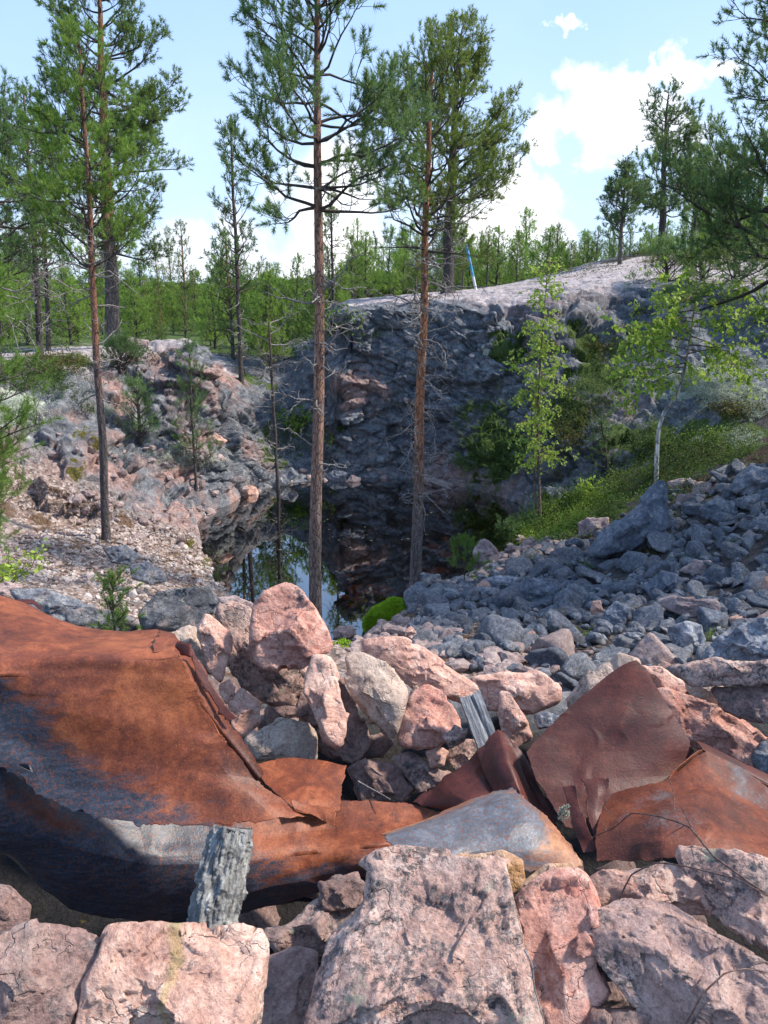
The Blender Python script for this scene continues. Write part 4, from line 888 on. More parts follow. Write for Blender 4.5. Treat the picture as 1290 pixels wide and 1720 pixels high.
sheet('torn_tip', [
 [(490, 1345, 2.42, 0), (530, 1356, 2.42, 0), (575, 1356, 2.40, 0)],
 [(495, 1362, 2.39, 0), (535, 1372, 2.38, 0), (572, 1375, 2.36, 0)],
 [(535, 1370, 2.37, 0), (548, 1382, 2.36, 0), (566, 1397, 2.34, 0)],
], MR1, ls, 40, 30, bumpy=.004, ragged=.006, seed=5)
o_ = sheet('rusted_lip', [
 [(22, 1008, 3.16, 0), (55, 1008, 3.16, 0), (78, 1028, 3.1, 0)],
 [(30, 1016, 3.12, 0), (55, 1018, 3.12, 0), (72, 1030, 3.09, 0)]], MR2, ls, 30, 10, bumpy=.003, ragged=.004, seed=6)

o_ = sheet('curved_plate', [
 [(420, 1287, 3.05, .1), (455, 1278, 3.08, .1), (500, 1272, 3.1, 0), (550, 1278, 3.1, 0), (592, 1288, 3.08, 0)],
 [(445, 1318, 2.93, .1), (475, 1312, 2.95, .2), (515, 1308, 2.96, .1), (550, 1312, 2.97, 0), (583, 1318, 2.98, 0)],
 [(480, 1345, 2.80, .1), (505, 1342, 2.82, .2), (530, 1342, 2.83, .1), (555, 1344, 2.85, 0), (577, 1346, 2.88, 0)],
 [(500, 1365, 2.75, .1), (520, 1365, 2.76, .2), (540, 1365, 2.77, .1), (558, 1366, 2.78, 0), (572, 1367, 2.8, 0)],
], MR1, None, 90, 60, bumpy=.004, ragged=.006, seed=7); tag(o_, 'small curved orange rusted plate with a raised rim lying below the piled wall', 'metal plate')
o_ = sheet('crumpled_sheet', [
 [(690, 1348, 2.95, 0), (740, 1312, 2.98, 0), (802, 1268, 3.02, 0), (836, 1228, 3.05, 0), (865, 1252, 2.98, 0), (890, 1290, 2.92, 0)],
 [(715, 1355, 2.90, 0), (760, 1335, 2.85, 0), (812, 1298, 2.92, 0), (850, 1280, 2.86, 0), (880, 1300, 2.88, 0), (915, 1332, 2.82, 0)],
 [(745, 1362, 2.84, 0), (785, 1350, 2.76, 0), (830, 1330, 2.82, 0), (870, 1325, 2.74, 0), (902, 1345, 2.80, 0), (938, 1372, 2.74, 0)],
 [(770, 1375, 2.78, 0), (810, 1372, 2.70, 0), (850, 1368, 2.74, 0), (885, 1372, 2.68, 0), (915, 1385, 2.70, 0), (950, 1405, 2.66, 0)],
], MR2, None, 120, 80, bumpy=.010, ragged=.010, seed=8); tag(o_, 'crumpled dark maroon sheet leaning against the weathered plank', 'metal sheet')
o_ = sheet('curled_sheet', [
 [(640, 1405, 2.30, .1), (715, 1375, 2.38, .3), (785, 1345, 2.46, .3), (830, 1332, 2.50, .5), (868, 1325, 2.52, .6)],
 [(650, 1412, 2.22, .6), (725, 1388, 2.27, .9), (795, 1362, 2.34, .9), (850, 1345, 2.38, .9), (900, 1352, 2.40, .3)],
 [(665, 1428, 2.16, .9), (740, 1412, 2.19, .9), (812, 1392, 2.24, .9), (880, 1382, 2.27, .8), (945, 1392, 2.32, .1)],
 [(680, 1450, 2.12, .9), (755, 1440, 2.13, .9), (830, 1432, 2.16, .8), (905, 1428, 2.18, .5), (985, 1432, 2.24, .0)],
 [(700, 1475, 2.10, .9), (775, 1472, 2.10, .9), (850, 1470, 2.12, .7), (920, 1474, 2.13, .4), (1002, 1462, 2.17, .0)],
], MR4, None, 160, 110, bumpy=.005, ragged=.010, seed=9); tag(o_, 'curled metal sheet with peeling blue-grey paint lying in the middle', 'metal sheet')
o_ = sheet('upright_sheet', [
 [(1020, 1135, 3.05, 0), (1050, 1114, 3.07, 0), (1068, 1110, 3.08, 0), (1082, 1120, 3.07, 0), (1100, 1152, 3.05, 0)],
 [(962, 1182, 2.98, 0), (1010, 1170, 3.0, 0), (1060, 1165, 3.0, 0), (1100, 1172, 3.0, 0), (1132, 1192, 3.0, 0)],
 [(908, 1235, 2.90, 0), (970, 1225, 2.92, 0), (1040, 1215, 2.92, 0), (1105, 1215, 2.93, 0), (1160, 1228, 2.95, 0)],
 [(884, 1262, 2.85, 0), (955, 1262, 2.86, 0), (1030, 1262, 2.86, 0), (1105, 1258, 2.86, 0), (1184, 1262, 2.90, 0)],
 [(900, 1310, 2.77, 0), (960, 1310, 2.78, 0), (1020, 1308, 2.78, 0), (1085, 1305, 2.79, 0), (1150, 1300, 2.82, 0)],
 [(930, 1355, 2.70, 0), (975, 1352, 2.70, 0), (1025, 1346, 2.70, 0), (1075, 1340, 2.72, 0), (1130, 1330, 2.76, 0)],
 [(955, 1405, 2.60, 0), (990, 1405, 2.6, 0), (1025, 1405, 2.6, 0), (1065, 1400, 2.62, 0), (1110, 1390, 2.66, 0)],
], MR2, None, 170, 160, bumpy=.006, ragged=.005, seed=10); tag(o_, 'tall four-cornered maroon rusted sheet standing upright on the right', 'metal sheet')
rs_ = empty('bulging_sheet', P(1150, 1400, 2.4), 'bulging brown and orange rusted sheet with a rolled rim at the right edge', 'metal sheet')
sheet('body', [
 [(1030, 1335, 2.66, 0), (1070, 1325, 2.68, .1), (1115, 1312, 2.70, 0), (1150, 1285, 2.78, 0), (1185, 1260, 2.86, .1), (1240, 1288, 2.84, .6), (1290, 1320, 2.80, .5), (1400, 1370, 2.75, .3)],
 [(1010, 1362, 2.56, 0), (1060, 1350, 2.56, .3), (1110, 1340, 2.58, .4), (1155, 1325, 2.62, .1), (1195, 1310, 2.68, .1), (1245, 1335, 2.66, .5), (1295, 1362, 2.62, .3), (1400, 1410, 2.58, .1)],
 [(1000, 1395, 2.46, .1), (1055, 1385, 2.42, .3), (1110, 1375, 2.40, .4), (1165, 1365, 2.42, .4), (1215, 1362, 2.46, .2), (1260, 1380, 2.46, 0), (1300, 1400, 2.44, 0), (1400, 1440, 2.4, 0)],
 [(1000, 1425, 2.38, .1), (1055, 1420, 2.34, .1), (1110, 1412, 2.29, .2), (1165, 1408, 2.28, .3), (1215, 1408, 2.29, .1), (1262, 1420, 2.30, 0), (1305, 1435, 2.28, 0), (1400, 1470, 2.25, 0)],
 [(1005, 1452, 2.32, 0), (1060, 1455, 2.28, 0), (1115, 1455, 2.22, 0), (1170, 1455, 2.18, 0), (1220, 1458, 2.16, 0), (1265, 1465, 2.16, 0), (1305, 1478, 2.14, 0), (1400, 1510, 2.1, 0)],
], MR3, rs_, 200, 120, bumpy=.007, ragged=.006, seed=11)
sheet('rolled_rim', [
 [(1170, 1245, 2.90, 0), (1190, 1252, 2.92, 0), (1245, 1280, 2.90, 0), (1295, 1303, 2.88, 0), (1400, 1350, 2.83, 0)],
 [(1180, 1258, 2.85, 0), (1190, 1266, 2.85, 0), (1243, 1294, 2.83, 0), (1293, 1320, 2.80, 0), (1400, 1372, 2.75, 0)],
 [(1184, 1268, 2.88, 0), (1192, 1274, 2.88, 0), (1243, 1302, 2.86, 0), (1292, 1328, 2.83, 0), (1400, 1380, 2.78, 0)],
], MR2, rs_, 80, 20, bumpy=.003, ragged=.003, seed=12)
sheet('folded_lip', [
 [(1185, 1257, 2.87, 0), (1168, 1270, 2.82, 0), (1140, 1292, 2.76, 0), (1118, 1318, 2.70, 0), (1050, 1330, 2.67, 0)],
 [(1170, 1262, 2.82, 0), (1152, 1278, 2.77, 0), (1126, 1300, 2.72, 0), (1112, 1326, 2.67, 0), (1055, 1340, 2.64, 0)],
], MR1, rs_, 80, 12, bumpy=.004, ragged=.006, seed=13)
o_ = sheet('torn_strip', [
 [(978, 1310, 2.66, 0), (1000, 1306, 2.66, 0), (1030, 1308, 2.64, 0)],
 [(988, 1330, 2.62, 0), (1004, 1334, 2.60, 0), (1024, 1330, 2.62, 0)],
 [(985, 1358, 2.56, 0), (998, 1368, 2.54, 0), (1014, 1358, 2.57, 0)],
 [(996, 1400, 2.48, 0), (1010, 1410, 2.46, 0), (1022, 1398, 2.48, 0)],
 [(1012, 1448, 2.38, 0), (1030, 1452, 2.36, 0), (1045, 1450, 2.38, 0)],
], MR2, None, 30, 70, bumpy=.006, ragged=.006, seed=14); tag(o_, 'twisted torn strip of dark rusted metal between the upright and bulging sheets', 'metal strip')
o_ = sheet('torn_strip', [
 [(946, 1322, 2.62, 0), (958, 1320, 2.62, 0), (968, 1320, 2.61, 0)],
 [(955, 1360, 2.56, 0), (968, 1360, 2.55, 0), (978, 1358, 2.55, 0)],
 [(965, 1400, 2.48, 0), (978, 1400, 2.46, 0), (992, 1392, 2.46, 0)],
 [(985, 1440, 2.38, 0), (1000, 1440, 2.38, 0), (1010, 1436, 2.38, 0)],
], MR2, None, 26, 60, bumpy=.004, ragged=.003, seed=15); tag(o_, 'short narrow dark metal strip standing left of the twisted torn strip', 'metal strip')

# ------------------------------------------------------------------ wood
def wood_material(name, c0, c1, c2, sc=1.0, axis=(1, 1, .12)):
    m, t, b = mat(name); o = t.coord('Object'); mp = t.mapping(o, axis)
    n = t.noise(mp, 60*sc, 6, .7, .4); n2 = t.noise(o, 12*sc, 4); c = t.ramp(n, [(.33, c0), (.5, c1), (.66, c2)])
    c = t.mix(t.math('MULTIPLY', n2, .5), c, c0); t.put(b.inputs['Base Color'], c); b.inputs['Roughness'].default_value = .85
    t.put(b.inputs['Normal'], t.bump(t.math('ADD', n, t.math('MULTIPLY', t.noise(o, 90*sc, 3), .4)), .9, .008)); return m
MWG = wood_material('weathered_wood', (.07, .07, .08), (.22, .23, .25), (.45, .46, .47))
MLOG = wood_material('rotten_log', (.06, .058, .058), (.22, .22, .215), (.46, .47, .45), .8, (1, 1, .22))
MDW = wood_material('dead_twig', (.10, .085, .08), (.25, .22, .21), (.42, .39, .37))
MTW = wood_material('brown_twig', (.05, .025, .02), (.13, .075, .06), (.25, .17, .14))
def log_obj(name, a, b_, r0, r1, m, label, cat, seed=0, n=60, sides=48, amt=.25):
    a = np.array(a); b_ = np.array(b_); t = np.linspace(0, 1, n); pts = a+(b_-a)*t[:, None]; ax = (b_-a)/np.linalg.norm(b_-a)
    rad = r0+(r1-r0)*t; rad[-1] *= .35; rad[0] *= .35; pts[-1] -= ax*r1*.35; pts[-2] += 0; 
    V_, F_ = tubes([(pts, rad, sides)]); L = V_-a; al = L@ax; radv = L-al[:, None]*ax; ang = np.arctan2(radv@np.cross(ax, [1, 0, 0]), radv[:, 0])
    N_ = radv/(np.linalg.norm(radv, axis=1)[:, None]+1e-9)
    s = max(r0, r1); q_ = np.stack([np.cos(ang)*2.2, np.sin(ang)*2.2, al/s*.7], 1)
    d = fbm(q_*1.2, 5, seed, .6)*.45-np.maximum(0, fbm(q_*np.array([1.6, 1.6, .35]), 3, seed+3, ridged=True)-.55)*.7
    V_ = V_+N_*(d*s*amt*2)[:, None]; top = al > np.linalg.norm(b_-a)*.93
    V_[top] += ax*(fbm(V_[top]*40, 3, seed)*s*.5)[:, None]
    # bring local z along the axis so that the grain follows it
    q = Vector(ax).to_track_quat('Z', 'Y'); Mi = np.array(q.to_matrix())
    me = mesh_np(name, (V_-a)@Mi, F_); o = link(name, me, m, loc=a); o.rotation_mode = 'QUATERNION'; o.rotation_quaternion = q; tag(o, label, cat); return o
log_obj('old_log', P(346, 1600, 1.90), P(390, 1396, 2.12), .078, .066, MLOG, 'short rotten grey log propped upright under the huge rusted sheet', 'log', 4, 160, 120, .42)
# weathered plank
def plank(a, b_, w_, d_, m, label):
    a = np.array(a); b_ = np.array(b_); n = 70; nn = 14; t = np.linspace(0, 1, n); ax = b_-a; Ln = np.linalg.norm(ax); ax /= Ln
    sx = np.array([1, 0, 0])-ax*ax[0]; sx /= np.linalg.norm(sx); sy = np.cross(ax, sx)
    prof = [(-1, -1)]+[(-1+2*i/nn, -1) for i in range(1, nn)]+[(1, -1), (1, 1)]+[(1-2*i/nn, 1) for i in range(1, nn)]+[(-1, 1)]
    prof = np.array(prof); k = len(prof); rings = []
    for i, ti in enumerate(t):
        g = 1+.10*perlin(np.array([[ti*5, 3, 1]]), 2)[0]
        ex = ti*Ln
        rg = a+ax*ex+np.outer(prof[:, 0]*w_*g, sx)+np.outer(prof[:, 1]*d_*g, sy)
        gr = perlin(np.stack([prof[:, 0]*5, prof[:, 1]*2, np.full(k, ti*.8)], 1), 9)*.05*w_; cr = -np.exp(-((prof[:, 0]-.1-.15*math.sin(ti*4))*9)**2)*.22*w_*(prof[:, 1] != 0)
        rg += np.outer((gr+cr)*prof[:, 1], sy)
        if i > n-6: rg += np.outer(perlin(np.stack([prof[:, 0]*4, prof[:, 1], np.zeros(k)], 1), 3)*w_*.5*(i-n+6)/6, ax)
        rings.append(rg)
    V_ = np.concatenate(rings+[[a], [b_-ax*.01]]); F_ = []
    for i in range(n-1):
        for j in range(k): F_.append([i*k+j, i*k+(j+1) % k, (i+1)*k+(j+1) % k, (i+1)*k+j])
    q = Vector(ax).to_track_quat('Z', 'Y'); Mi = np.array(q.to_matrix())
    me = bpy.data.meshes.new('plank'); c1 = n*k; tri = [[j, (j+1) % k, c1] for j in range(k)]+[[(n-1)*k+j, (n-1)*k+(j+1) % k, c1+1] for j in range(k)]
    me.from_pydata(((V_-a)@Mi).tolist(), [], F_+tri); me.validate(); me.update()
    o = link('plank', me, m, loc=a); o.rotation_mode = 'QUATERNION'; o.rotation_quaternion = q; tag(o, label, 'plank')
plank(P(838, 1300, 3.08), P(789, 1168, 3.30), .052, .022, MWG, 'weathered silver-grey split plank sticking up out of the maroon sheets')

# ------------------------------------------------------------------ plants
def leaf_material(name, c0, c1, trans=.35, rough_=.6, nscale=2.5):
    m = bpy.data.materials.new(name); m.use_nodes = True; t = NT(m.node_tree); b = m.node_tree.nodes['Principled BSDF']; out = m.node_tree.nodes['Material Output']
    o = t.coord('Object'); ri = t.new('ShaderNodeObjectInfo').outputs['Random']
    n = t.noise(o, nscale, 4, .6); n2 = t.noise(o, nscale*14, 2)
    f = t.math('ADD', t.math('MULTIPLY', n, .7), t.math('MULTIPLY', n2, .5)); f = t.math('ADD', f, t.math('MULTIPLY', t.math('SUBTRACT', ri, .5), .25))
    c = t.mix(t.step(f, .38, .82), c0, c1)
    t.put(b.inputs['Base Color'], c); b.inputs['Roughness'].default_value = rough_; b.inputs['Specular IOR Level'].default_value = .3
    tl = t.new('ShaderNodeBsdfTranslucent'); t.put(tl.inputs['Color'], t.mix(.5, c, (.30, .42, .06)))
    mx = t.new('ShaderNodeMixShader'); mx.inputs[0].default_value = trans
    t.l.new(b.outputs[0], mx.inputs[1]); t.l.new(tl.outputs[0], mx.inputs[2]); t.l.new(mx.outputs[0], out.inputs[0]); return m
ND_PINE = leaf_material('pine_needles', (.06, .115, .035), (.16, .25, .07), .38)
ND_LIGHT = leaf_material('young_pine_needles', (.09, .18, .035), (.26, .40, .08), .40)
ND_BLUE = leaf_material('bluish_pine_needles', (.045, .095, .05), (.14, .24, .10), .36)
ND_OLIVE = leaf_material('olive_pine_needles', (.08, .115, .028), (.23, .28, .07), .38)
LF_BIRCH = leaf_material('birch_leaves', (.22, .36, .05), (.48, .62, .12), .5, .45, 4)
LF_SHRUB = leaf_material('shrub_leaves', (.06, .13, .02), (.22, .34, .05), .35, .6, 3)
LF_DARK = leaf_material('dark_shrub_leaves', (.03, .065, .02), (.08, .15, .04), .25, .7, 3)
LF_HEATH = leaf_material('heather_leaves', (.07, .05, .025), (.16, .15, .05), .2, .8, 3)
LF_MOSS = leaf_material('moss', (.13, .26, .01), (.32, .52, .03), .3, .9, 9)
LF_LICH = leaf_material('reindeer_lichen', (.30, .33, .26), (.60, .64, .52), .1, .95, 9)
def bark_material(name, low, high, z0, z1, sc=1.0):
    m, t, b = mat(name); o = t.coord('Object'); z = t.sep(o)[2]
    mp = t.mapping(o, (1, 1, .28)); v = t.voro(t.vmath('ADD', mp, t.vmath('MULTIPLY', t.noise(o, 12, 3, .5, col=True), (.03, .03, .03))), 34*sc, 'DISTANCE_TO_EDGE'); n = t.noise(mp, 26*sc, 5, .7)
    zf = t.step(t.math('ADD', z, t.math('MULTIPLY', t.math('SUBTRACT', t.noise(o, 3, 3), .5), 1.6)), z0, z1)
    cl_ = t.ramp(n, [(.3, tuple(x*.45 for x in low)), (.5, low), (.7, tuple(x*1.7 for x in low))]); ch = t.ramp(n, [(.3, tuple(x*.5 for x in high)), (.55, high), (.75, tuple(min(1, x*1.4) for x in high))])
    c = t.mix(zf, cl_, ch); cr = t.step(v, .0, .10); c = t.mix(t.math('MULTIPLY', t.math('SUBTRACT', 1.0, cr), .65), c, (.03, .022, .02))
    t.put(b.inputs['Base Color'], c); b.inputs['Roughness'].default_value = .9
    t.put(b.inputs['Normal'], t.bump(t.math('ADD', cr, t.math('MULTIPLY', n, .8)), .9, .012)); return m
BK_A = bark_material('scots_pine_bark', (.15, .12, .108), (.30, .165, .115), .9, 3.0)
BK_B = bark_material('scots_pine_bark_orange_top', (.15, .125, .115), (.37, .165, .085), 1.0, 2.3)
BK_D = bark_material('slim_pine_bark', (.085, .07, .07), (.30, .135, .085), 1.6, 2.6)
BK_E = bark_material('old_pine_bark', (.13, .11, .10), (.42, .20, .09), 1.6, 3.2, .6)
BK_DARK = bark_material('dark_pine_bark', (.07, .06, .058), (.15, .105, .08), 1, 4)
BK_TW = bark_material('branch_bark', (.085, .07, .06), (.085, .07, .06), 1, 3, 2)
BK_DEAD = bark_material('dead_branch_bark', (.33, .31, .30), (.33, .31, .30), 1, 3, 2)
BK_BIRCH = bark_material('birch_bark', (.58, .56, .53), (.30, .24, .20), .9, 1.6, .5)
BK_BIRCH2 = bark_material('young_birch_bark', (.16, .12, .10), (.22, .15, .12), .9, 1.6)

def unit(v): return v/(np.linalg.norm(v)+1e-12)
def curve(p0, d0, L, n, rise, rs, wob=.12):
    pts = [np.array(p0, float)]; d = unit(np.array(d0, float)); st = L/n
    for i in range(n):
        d = unit(d+np.array([0, 0, rise/n])+rs.normal(size=3)*wob/math.sqrt(n)); pts.append(pts[-1]+d*st)
    return np.array(pts)
def needle_mesh(name, tufts, m, parent, nn=36, nl=.055, nw=.0035, seed=0, spread=(40, 82)):
    """tufts: list (pos, dir, shoot length); brushes of needles round every shoot"""
    if not tufts: return None
    rs = np.random.RandomState(seed); T = len(tufts)
    p = np.array([a[0] for a in tufts]); d = np.array([a[1] for a in tufts]); d /= np.linalg.norm(d, axis=1)[:, None]; L = np.array([a[2] for a in tufts])
    ref = np.where(np.abs(d[:, 2:3]) < .8, np.array([[0, 0, 1.]]), np.array([[1., 0, 0]])); a = np.cross(d, ref); a /= np.linalg.norm(a, axis=1)[:, None]; b = np.cross(d, a)
    s = rs.uniform(0, 1, (T, nn)); th = rs.uniform(0, 2*np.pi, (T, nn)); al = np.radians(rs.uniform(*spread, (T, nn)))*(1-.45*s)
    base = p[:, None]+d[:, None]*(s*L[:, None])[..., None]
    rad = a[:, None]*np.cos(th)[..., None]+b[:, None]*np.sin(th)[..., None]
    dr = d[:, None]*np.cos(al)[..., None]+rad*np.sin(al)[..., None]
    tip = base+dr*(nl*rs.uniform(.7, 1.15, (T, nn)))[..., None]
    side = np.cross(dr, rs.normal(size=(T, nn, 3))); side /= np.linalg.norm(side, axis=-1)[..., None]+1e-9
    v = np.stack([base-side*nw*.6, base+side*nw*.6, tip], 2).reshape(-1, 3); f = np.arange(len(v)).reshape(-1, 3)
    o = link(name, mesh_np(name, v, f, False), m, parent); return o
def leaf_mesh(name, leaves, m, parent, size=.04, seed=0, droop=.6, aspect=.75):
    """leaves: list of attachment points"""
    rs = np.random.RandomState(seed); p = np.array(leaves); n = len(p)
    d = rs.normal(size=(n, 3)); d[:, 2] -= droop*1.4; d /= np.linalg.norm(d, axis=1)[:, None]
    s = np.cross(d, rs.normal(size=(n, 3))); s /= np.linalg.norm(s, axis=1)[:, None]
    nz = np.cross(d, s); sz = size*rs.uniform(.6, 1.2, n)[:, None]
    v = np.stack([p, p+d*sz*.42+s*sz*aspect*.5+nz*sz*.08, p+d*sz, p+d*sz*.42-s*sz*aspect*.5+nz*sz*.08], 1).reshape(-1, 3)
    f = np.arange(len(v)).reshape(-1, 4); return link(name, mesh_np(name, v, f, False), m, parent)

def pine(label, trunk, r0, L, live=(.5, 1.), nb=40, dead=None, seed=0, bark=BK_A, needles=ND_PINE, nn=36, nl=.06, nw=.0035, shoot=.16, twigd=1.0, up=(5, 35), rise=.7, cat='pine tree', group=None,
         name='pine_tree', rtop=.012, world_pts=None, side=None, sub=1.0, clump=0):
    """a Scots pine: trunk through the given points, live limbs in the upper part, dead ones below"""
    rs = np.random.RandomState(seed)
    if world_pts is not None: tp = np.array(world_pts, float)
    else: tp = np.array([P(*q_) for q_ in trunk], float)
    z_ = gz(tp[0][0], tp[0][1])
    if abs(z_-tp[0][2]) < 1.6: tp[0][2] = z_-.04
    base = tp[0].copy(); tp = tp-base
    seg = np.concatenate([[0], np.cumsum(np.linalg.norm(np.diff(tp, axis=0), axis=1))]); H = seg[-1]
    tt = np.linspace(0, 1, 70); pts = np.stack([np.interp(tt*H, seg, tp[:, k]) for k in range(3)], 1)
    ks = np.ones(7)/7
    for k in range(2): pts[3:-3, k] = np.convolve(pts[:, k], ks, 'valid')
    pts[:, :2] += (np.stack([perlin(np.stack([tt*6, tt*0, tt*0+seed], 1), k) for k in (1, 2)], 1)*r0*.5)*np.clip(tt*6, 0, 1)[:, None]
    radt = r0*(1-tt)**.75*(1-.0)+rtop*tt; radt = radt*(1+.35*np.exp(-tt*H/.12))
    root = empty(name, tuple(base), label, cat, group)
    fine = np.linspace(0, 1, 260); fp = np.stack([np.interp(fine, tt, pts[:, k]) for k in range(3)], 1); fr = np.interp(fine, tt, radt)
    V_, F_ = tubes([(fp, fr, 14)]); ax = np.repeat(fp, 14, axis=0); N_ = V_-ax; rr_ = np.linalg.norm(N_, axis=1)[:, None]; N_ = N_/(rr_+1e-9)
    V_ = V_+N_*(fbm((V_+base)*np.array([22, 22, 7]), 3, seed)*.10*rr_[:, 0])[:, None]
    link('trunk', mesh_np('trunk', V_, F_), bark, root)
    live_s = []; dead_s = []; tufts = []
    at = lambda t_: np.array([np.interp(t_, tt, pts[:, k]) for k in range(3)])
    nwh = max(3, nb//4)
    for i in range(nb):
        w_ = (i//4+rs.uniform(-.12, .12)+.3)/nwh; tb = live[0]+(live[1]-live[0])*min(.985, max(0, w_)); az = (i % 4)*1.57+rs.uniform(0, 1.4)+(i//4)*.8
        if side is not None and rs.rand() < side[1]: az = side[0]+rs.normal()*.5
        ln = L((tb-live[0])/(live[1]-live[0]))*rs.uniform(.6, 1.15); f_ = (tb-live[0])/(live[1]-live[0])
        el = math.radians(rs.uniform(*up)+25*f_); d0 = np.array([math.cos(az)*math.cos(el), math.sin(az)*math.cos(el), math.sin(el)])
        n = max(4, int(ln/.12)); n = min(n, 12)
        bp = curve(at(tb), d0, ln, n, rise, rs, .5); rb = max(.004, min(np.interp(tb, tt, radt)*.45, .010+ln*.012))
        live_s.append((bp, np.linspace(rb, .003, len(bp)), 5))
        # side twigs
        k = max(2, int(ln/.11*twigd))
        for j in range(k):
            u_ = .28+.72*(j+rs.rand())/k; u_ = min(u_, .99); x_ = u_*(len(bp)-1); i0 = int(x_); q_ = bp[i0]+(bp[min(i0+1, len(bp)-1)]-bp[i0])*(x_-i0)
            bd = unit(bp[min(i0+1, len(bp)-1)]-bp[max(0, i0-1)]); sd_ = unit(np.cross(bd, [0, 0, 1]))*(1 if rs.rand() < .5 else -1)
            d1 = unit(bd*rs.uniform(.4, 1)+sd_*rs.uniform(.4, 1)+np.array([0, 0, rs.uniform(-.15, .55)]))
            l1 = (ln*.38*(1.15-u_)+.10)*rs.uniform(.6, 1.2)*sub; tw = curve(q_, d1, l1, 4, .45, rs, .5)
            live_s.append((tw, np.linspace(.0045, .002, 5), 3))
            tufts.append((tw[-1], unit(tw[-1]-tw[-2]+np.array([0, 0, .25*rs.rand()])), shoot*rs.uniform(.7, 1.2)))
            m_n = int(l1/(shoot*.85))
            for jj in range(m_n):
                u2 = .35+.6*rs.rand(); x2 = u2*4; i2 = int(x2); q2 = tw[i2]+(tw[min(i2+1, 4)]-tw[i2])*(x2-i2)
                d2 = unit(unit(tw[-1]-tw[0])+rs.normal(size=3)*.75+np.array([0, 0, .4])); l2 = rs.uniform(.04, .12)*max(1, shoot/.16)
                live_s.append((np.array([q2, q2+d2*l2]), np.array([.003, .002]), 3)); tufts.append((q2+d2*l2, d2, shoot*rs.uniform(.6, 1.1)))
        tufts.append((bp[-1], unit(bp[-1]-bp[-2]), shoot*1.2))
    tufts.append((pts[-1], np.array([0, 0, 1.]), shoot*1.4))
    if dead:
        d0_, d1_, nd, ld, cur = dead
        for i in range(nd):
            tb = rs.uniform(d0_, d1_); az = rs.uniform(0, 6.28); ln = ld*rs.uniform(.35, 1.15)*(.55+.45*(tb-d0_)/(d1_-d0_+1e-6)); el = math.radians(rs.uniform(-15, 25))
            bp = curve(at(tb), [math.cos(az)*math.cos(el), math.sin(az)*math.cos(el), math.sin(el)], ln, 9, cur*rs.uniform(-.8, .6), rs, .9)
            dead_s.append((bp, np.linspace(.006+ln*.009, .0028, len(bp)), 4))
            for j in range(rs.randint(2, 8)):
                i0 = rs.randint(2, 9); bd = unit(bp[i0]-bp[i0-1]); d1 = unit(bd+rs.normal(size=3)*.8)
                tw = curve(bp[i0], d1, ln*rs.uniform(.15, .5), 5, cur*.6*rs.uniform(-1, .6), rs, 1.1); dead_s.append((tw, np.linspace(.0045, .0022, 6), 3))
                if rs.rand() < .5:
                    tw2 = curve(tw[3], unit(unit(tw[3]-tw[2])+rs.normal(size=3)*.8), ln*.15, 4, 0, rs, 1.1); dead_s.append((tw2, np.linspace(.0032, .0018, 5), 3))
    if live_s: 
        V_, F_ = tubes([(a_, b_, 3 if c_ < 4 else 5) for a_, b_, c_ in live_s]); link('branches', mesh_np('branches', V_, F_), BK_TW, root)
    if dead_s:
        V_, F_ = tubes(dead_s); link('dead_branches', mesh_np('dead_branches', V_, F_), BK_DEAD, root)
    needle_mesh('crown', tufts, needles, root, nn, nl, nw, seed)
    return root

def prof(*kv):
    xs = [a for a, _ in kv]; ys = [b for _, b in kv]; return lambda f: float(np.interp(f, xs, ys))
def gbase(px, py):     # point of the ground seen at this pixel
    h = hit(px, py); return h[0] if h is not None else None
# the two pines in front of the pond
pine('tall slender pine in front of the pond, crown leaving the frame at the top', [(530, 1085, 7.35), (528, 900, 7.4), (534, 700, 7.42), (536, 500, 7.42), (535, 300, 7.42), (532, 100, 7.42), (531, 0, 7.42), (528, -140, 7.42)], .070,
     prof((0, .85), (.3, 1.0), (.6, .95), (1, .35)), live=(.66, 1.), nb=52, dead=(.30, .70, 30, .85, .9), seed=21, bark=BK_A, needles=ND_BLUE, nn=80, nl=.056, nw=.0046, shoot=.13, twigd=1.05, up=(-20, 18), rise=.75)
pine('pine with an orange upper trunk and many dead curling twigs at the near shore', [(698, 990, 9.0), (700, 900, 9.0), (702, 800, 9.0), (709, 600, 9.02), (713, 500, 9.02), (717, 350, 9.02), (722, 200, 9.02), (727, 105, 9.02)], .074,
     prof((0, .7), (.3, .85), (.6, .7), (1, .3)), live=(.68, 1.), nb=48, dead=(.20, .76, 84, .8, 1.7), seed=22, bark=BK_B, needles=ND_OLIVE, nn=60, nl=.052, nw=.0048, shoot=.12, twigd=1.0, up=(-8, 30), rise=.6)
pine('slim dark-barked pine on the gravel at the left with a bright green crown', [(179, 913, 9.5), (175, 820, 9.5), (170, 700, 9.5), (163, 600, 9.5), (155, 450, 9.5), (148, 300, 9.5), (140, 180, 9.5), (133, 72, 9.5)], .054,
     prof((0, .85), (.35, .95), (.7, .6), (1, .2)), live=(.58, 1.), nb=46, dead=(.32, .62, 26, .8, .5), seed=23, bark=BK_D, needles=ND_LIGHT, nn=64, nl=.06, nw=.005, shoot=.11, twigd=1.0, up=(-8, 25), rise=.5)
def far_pine(label, pts, r0, L, live, nb, seed, bark, needles, Yd, **kw):
    sc = Yd/9.
    a = dict(nn=max(18, int(44/sc)), nl=.060+.022*(sc-1), nw=.0050*sc, shoot=.09+.015*(sc-1)); a.update(kw)
    return pine(label, [(x, y, Yd) for x, y in pts], r0, L, live=live, nb=nb, seed=seed, bark=bark, needles=needles, **a)
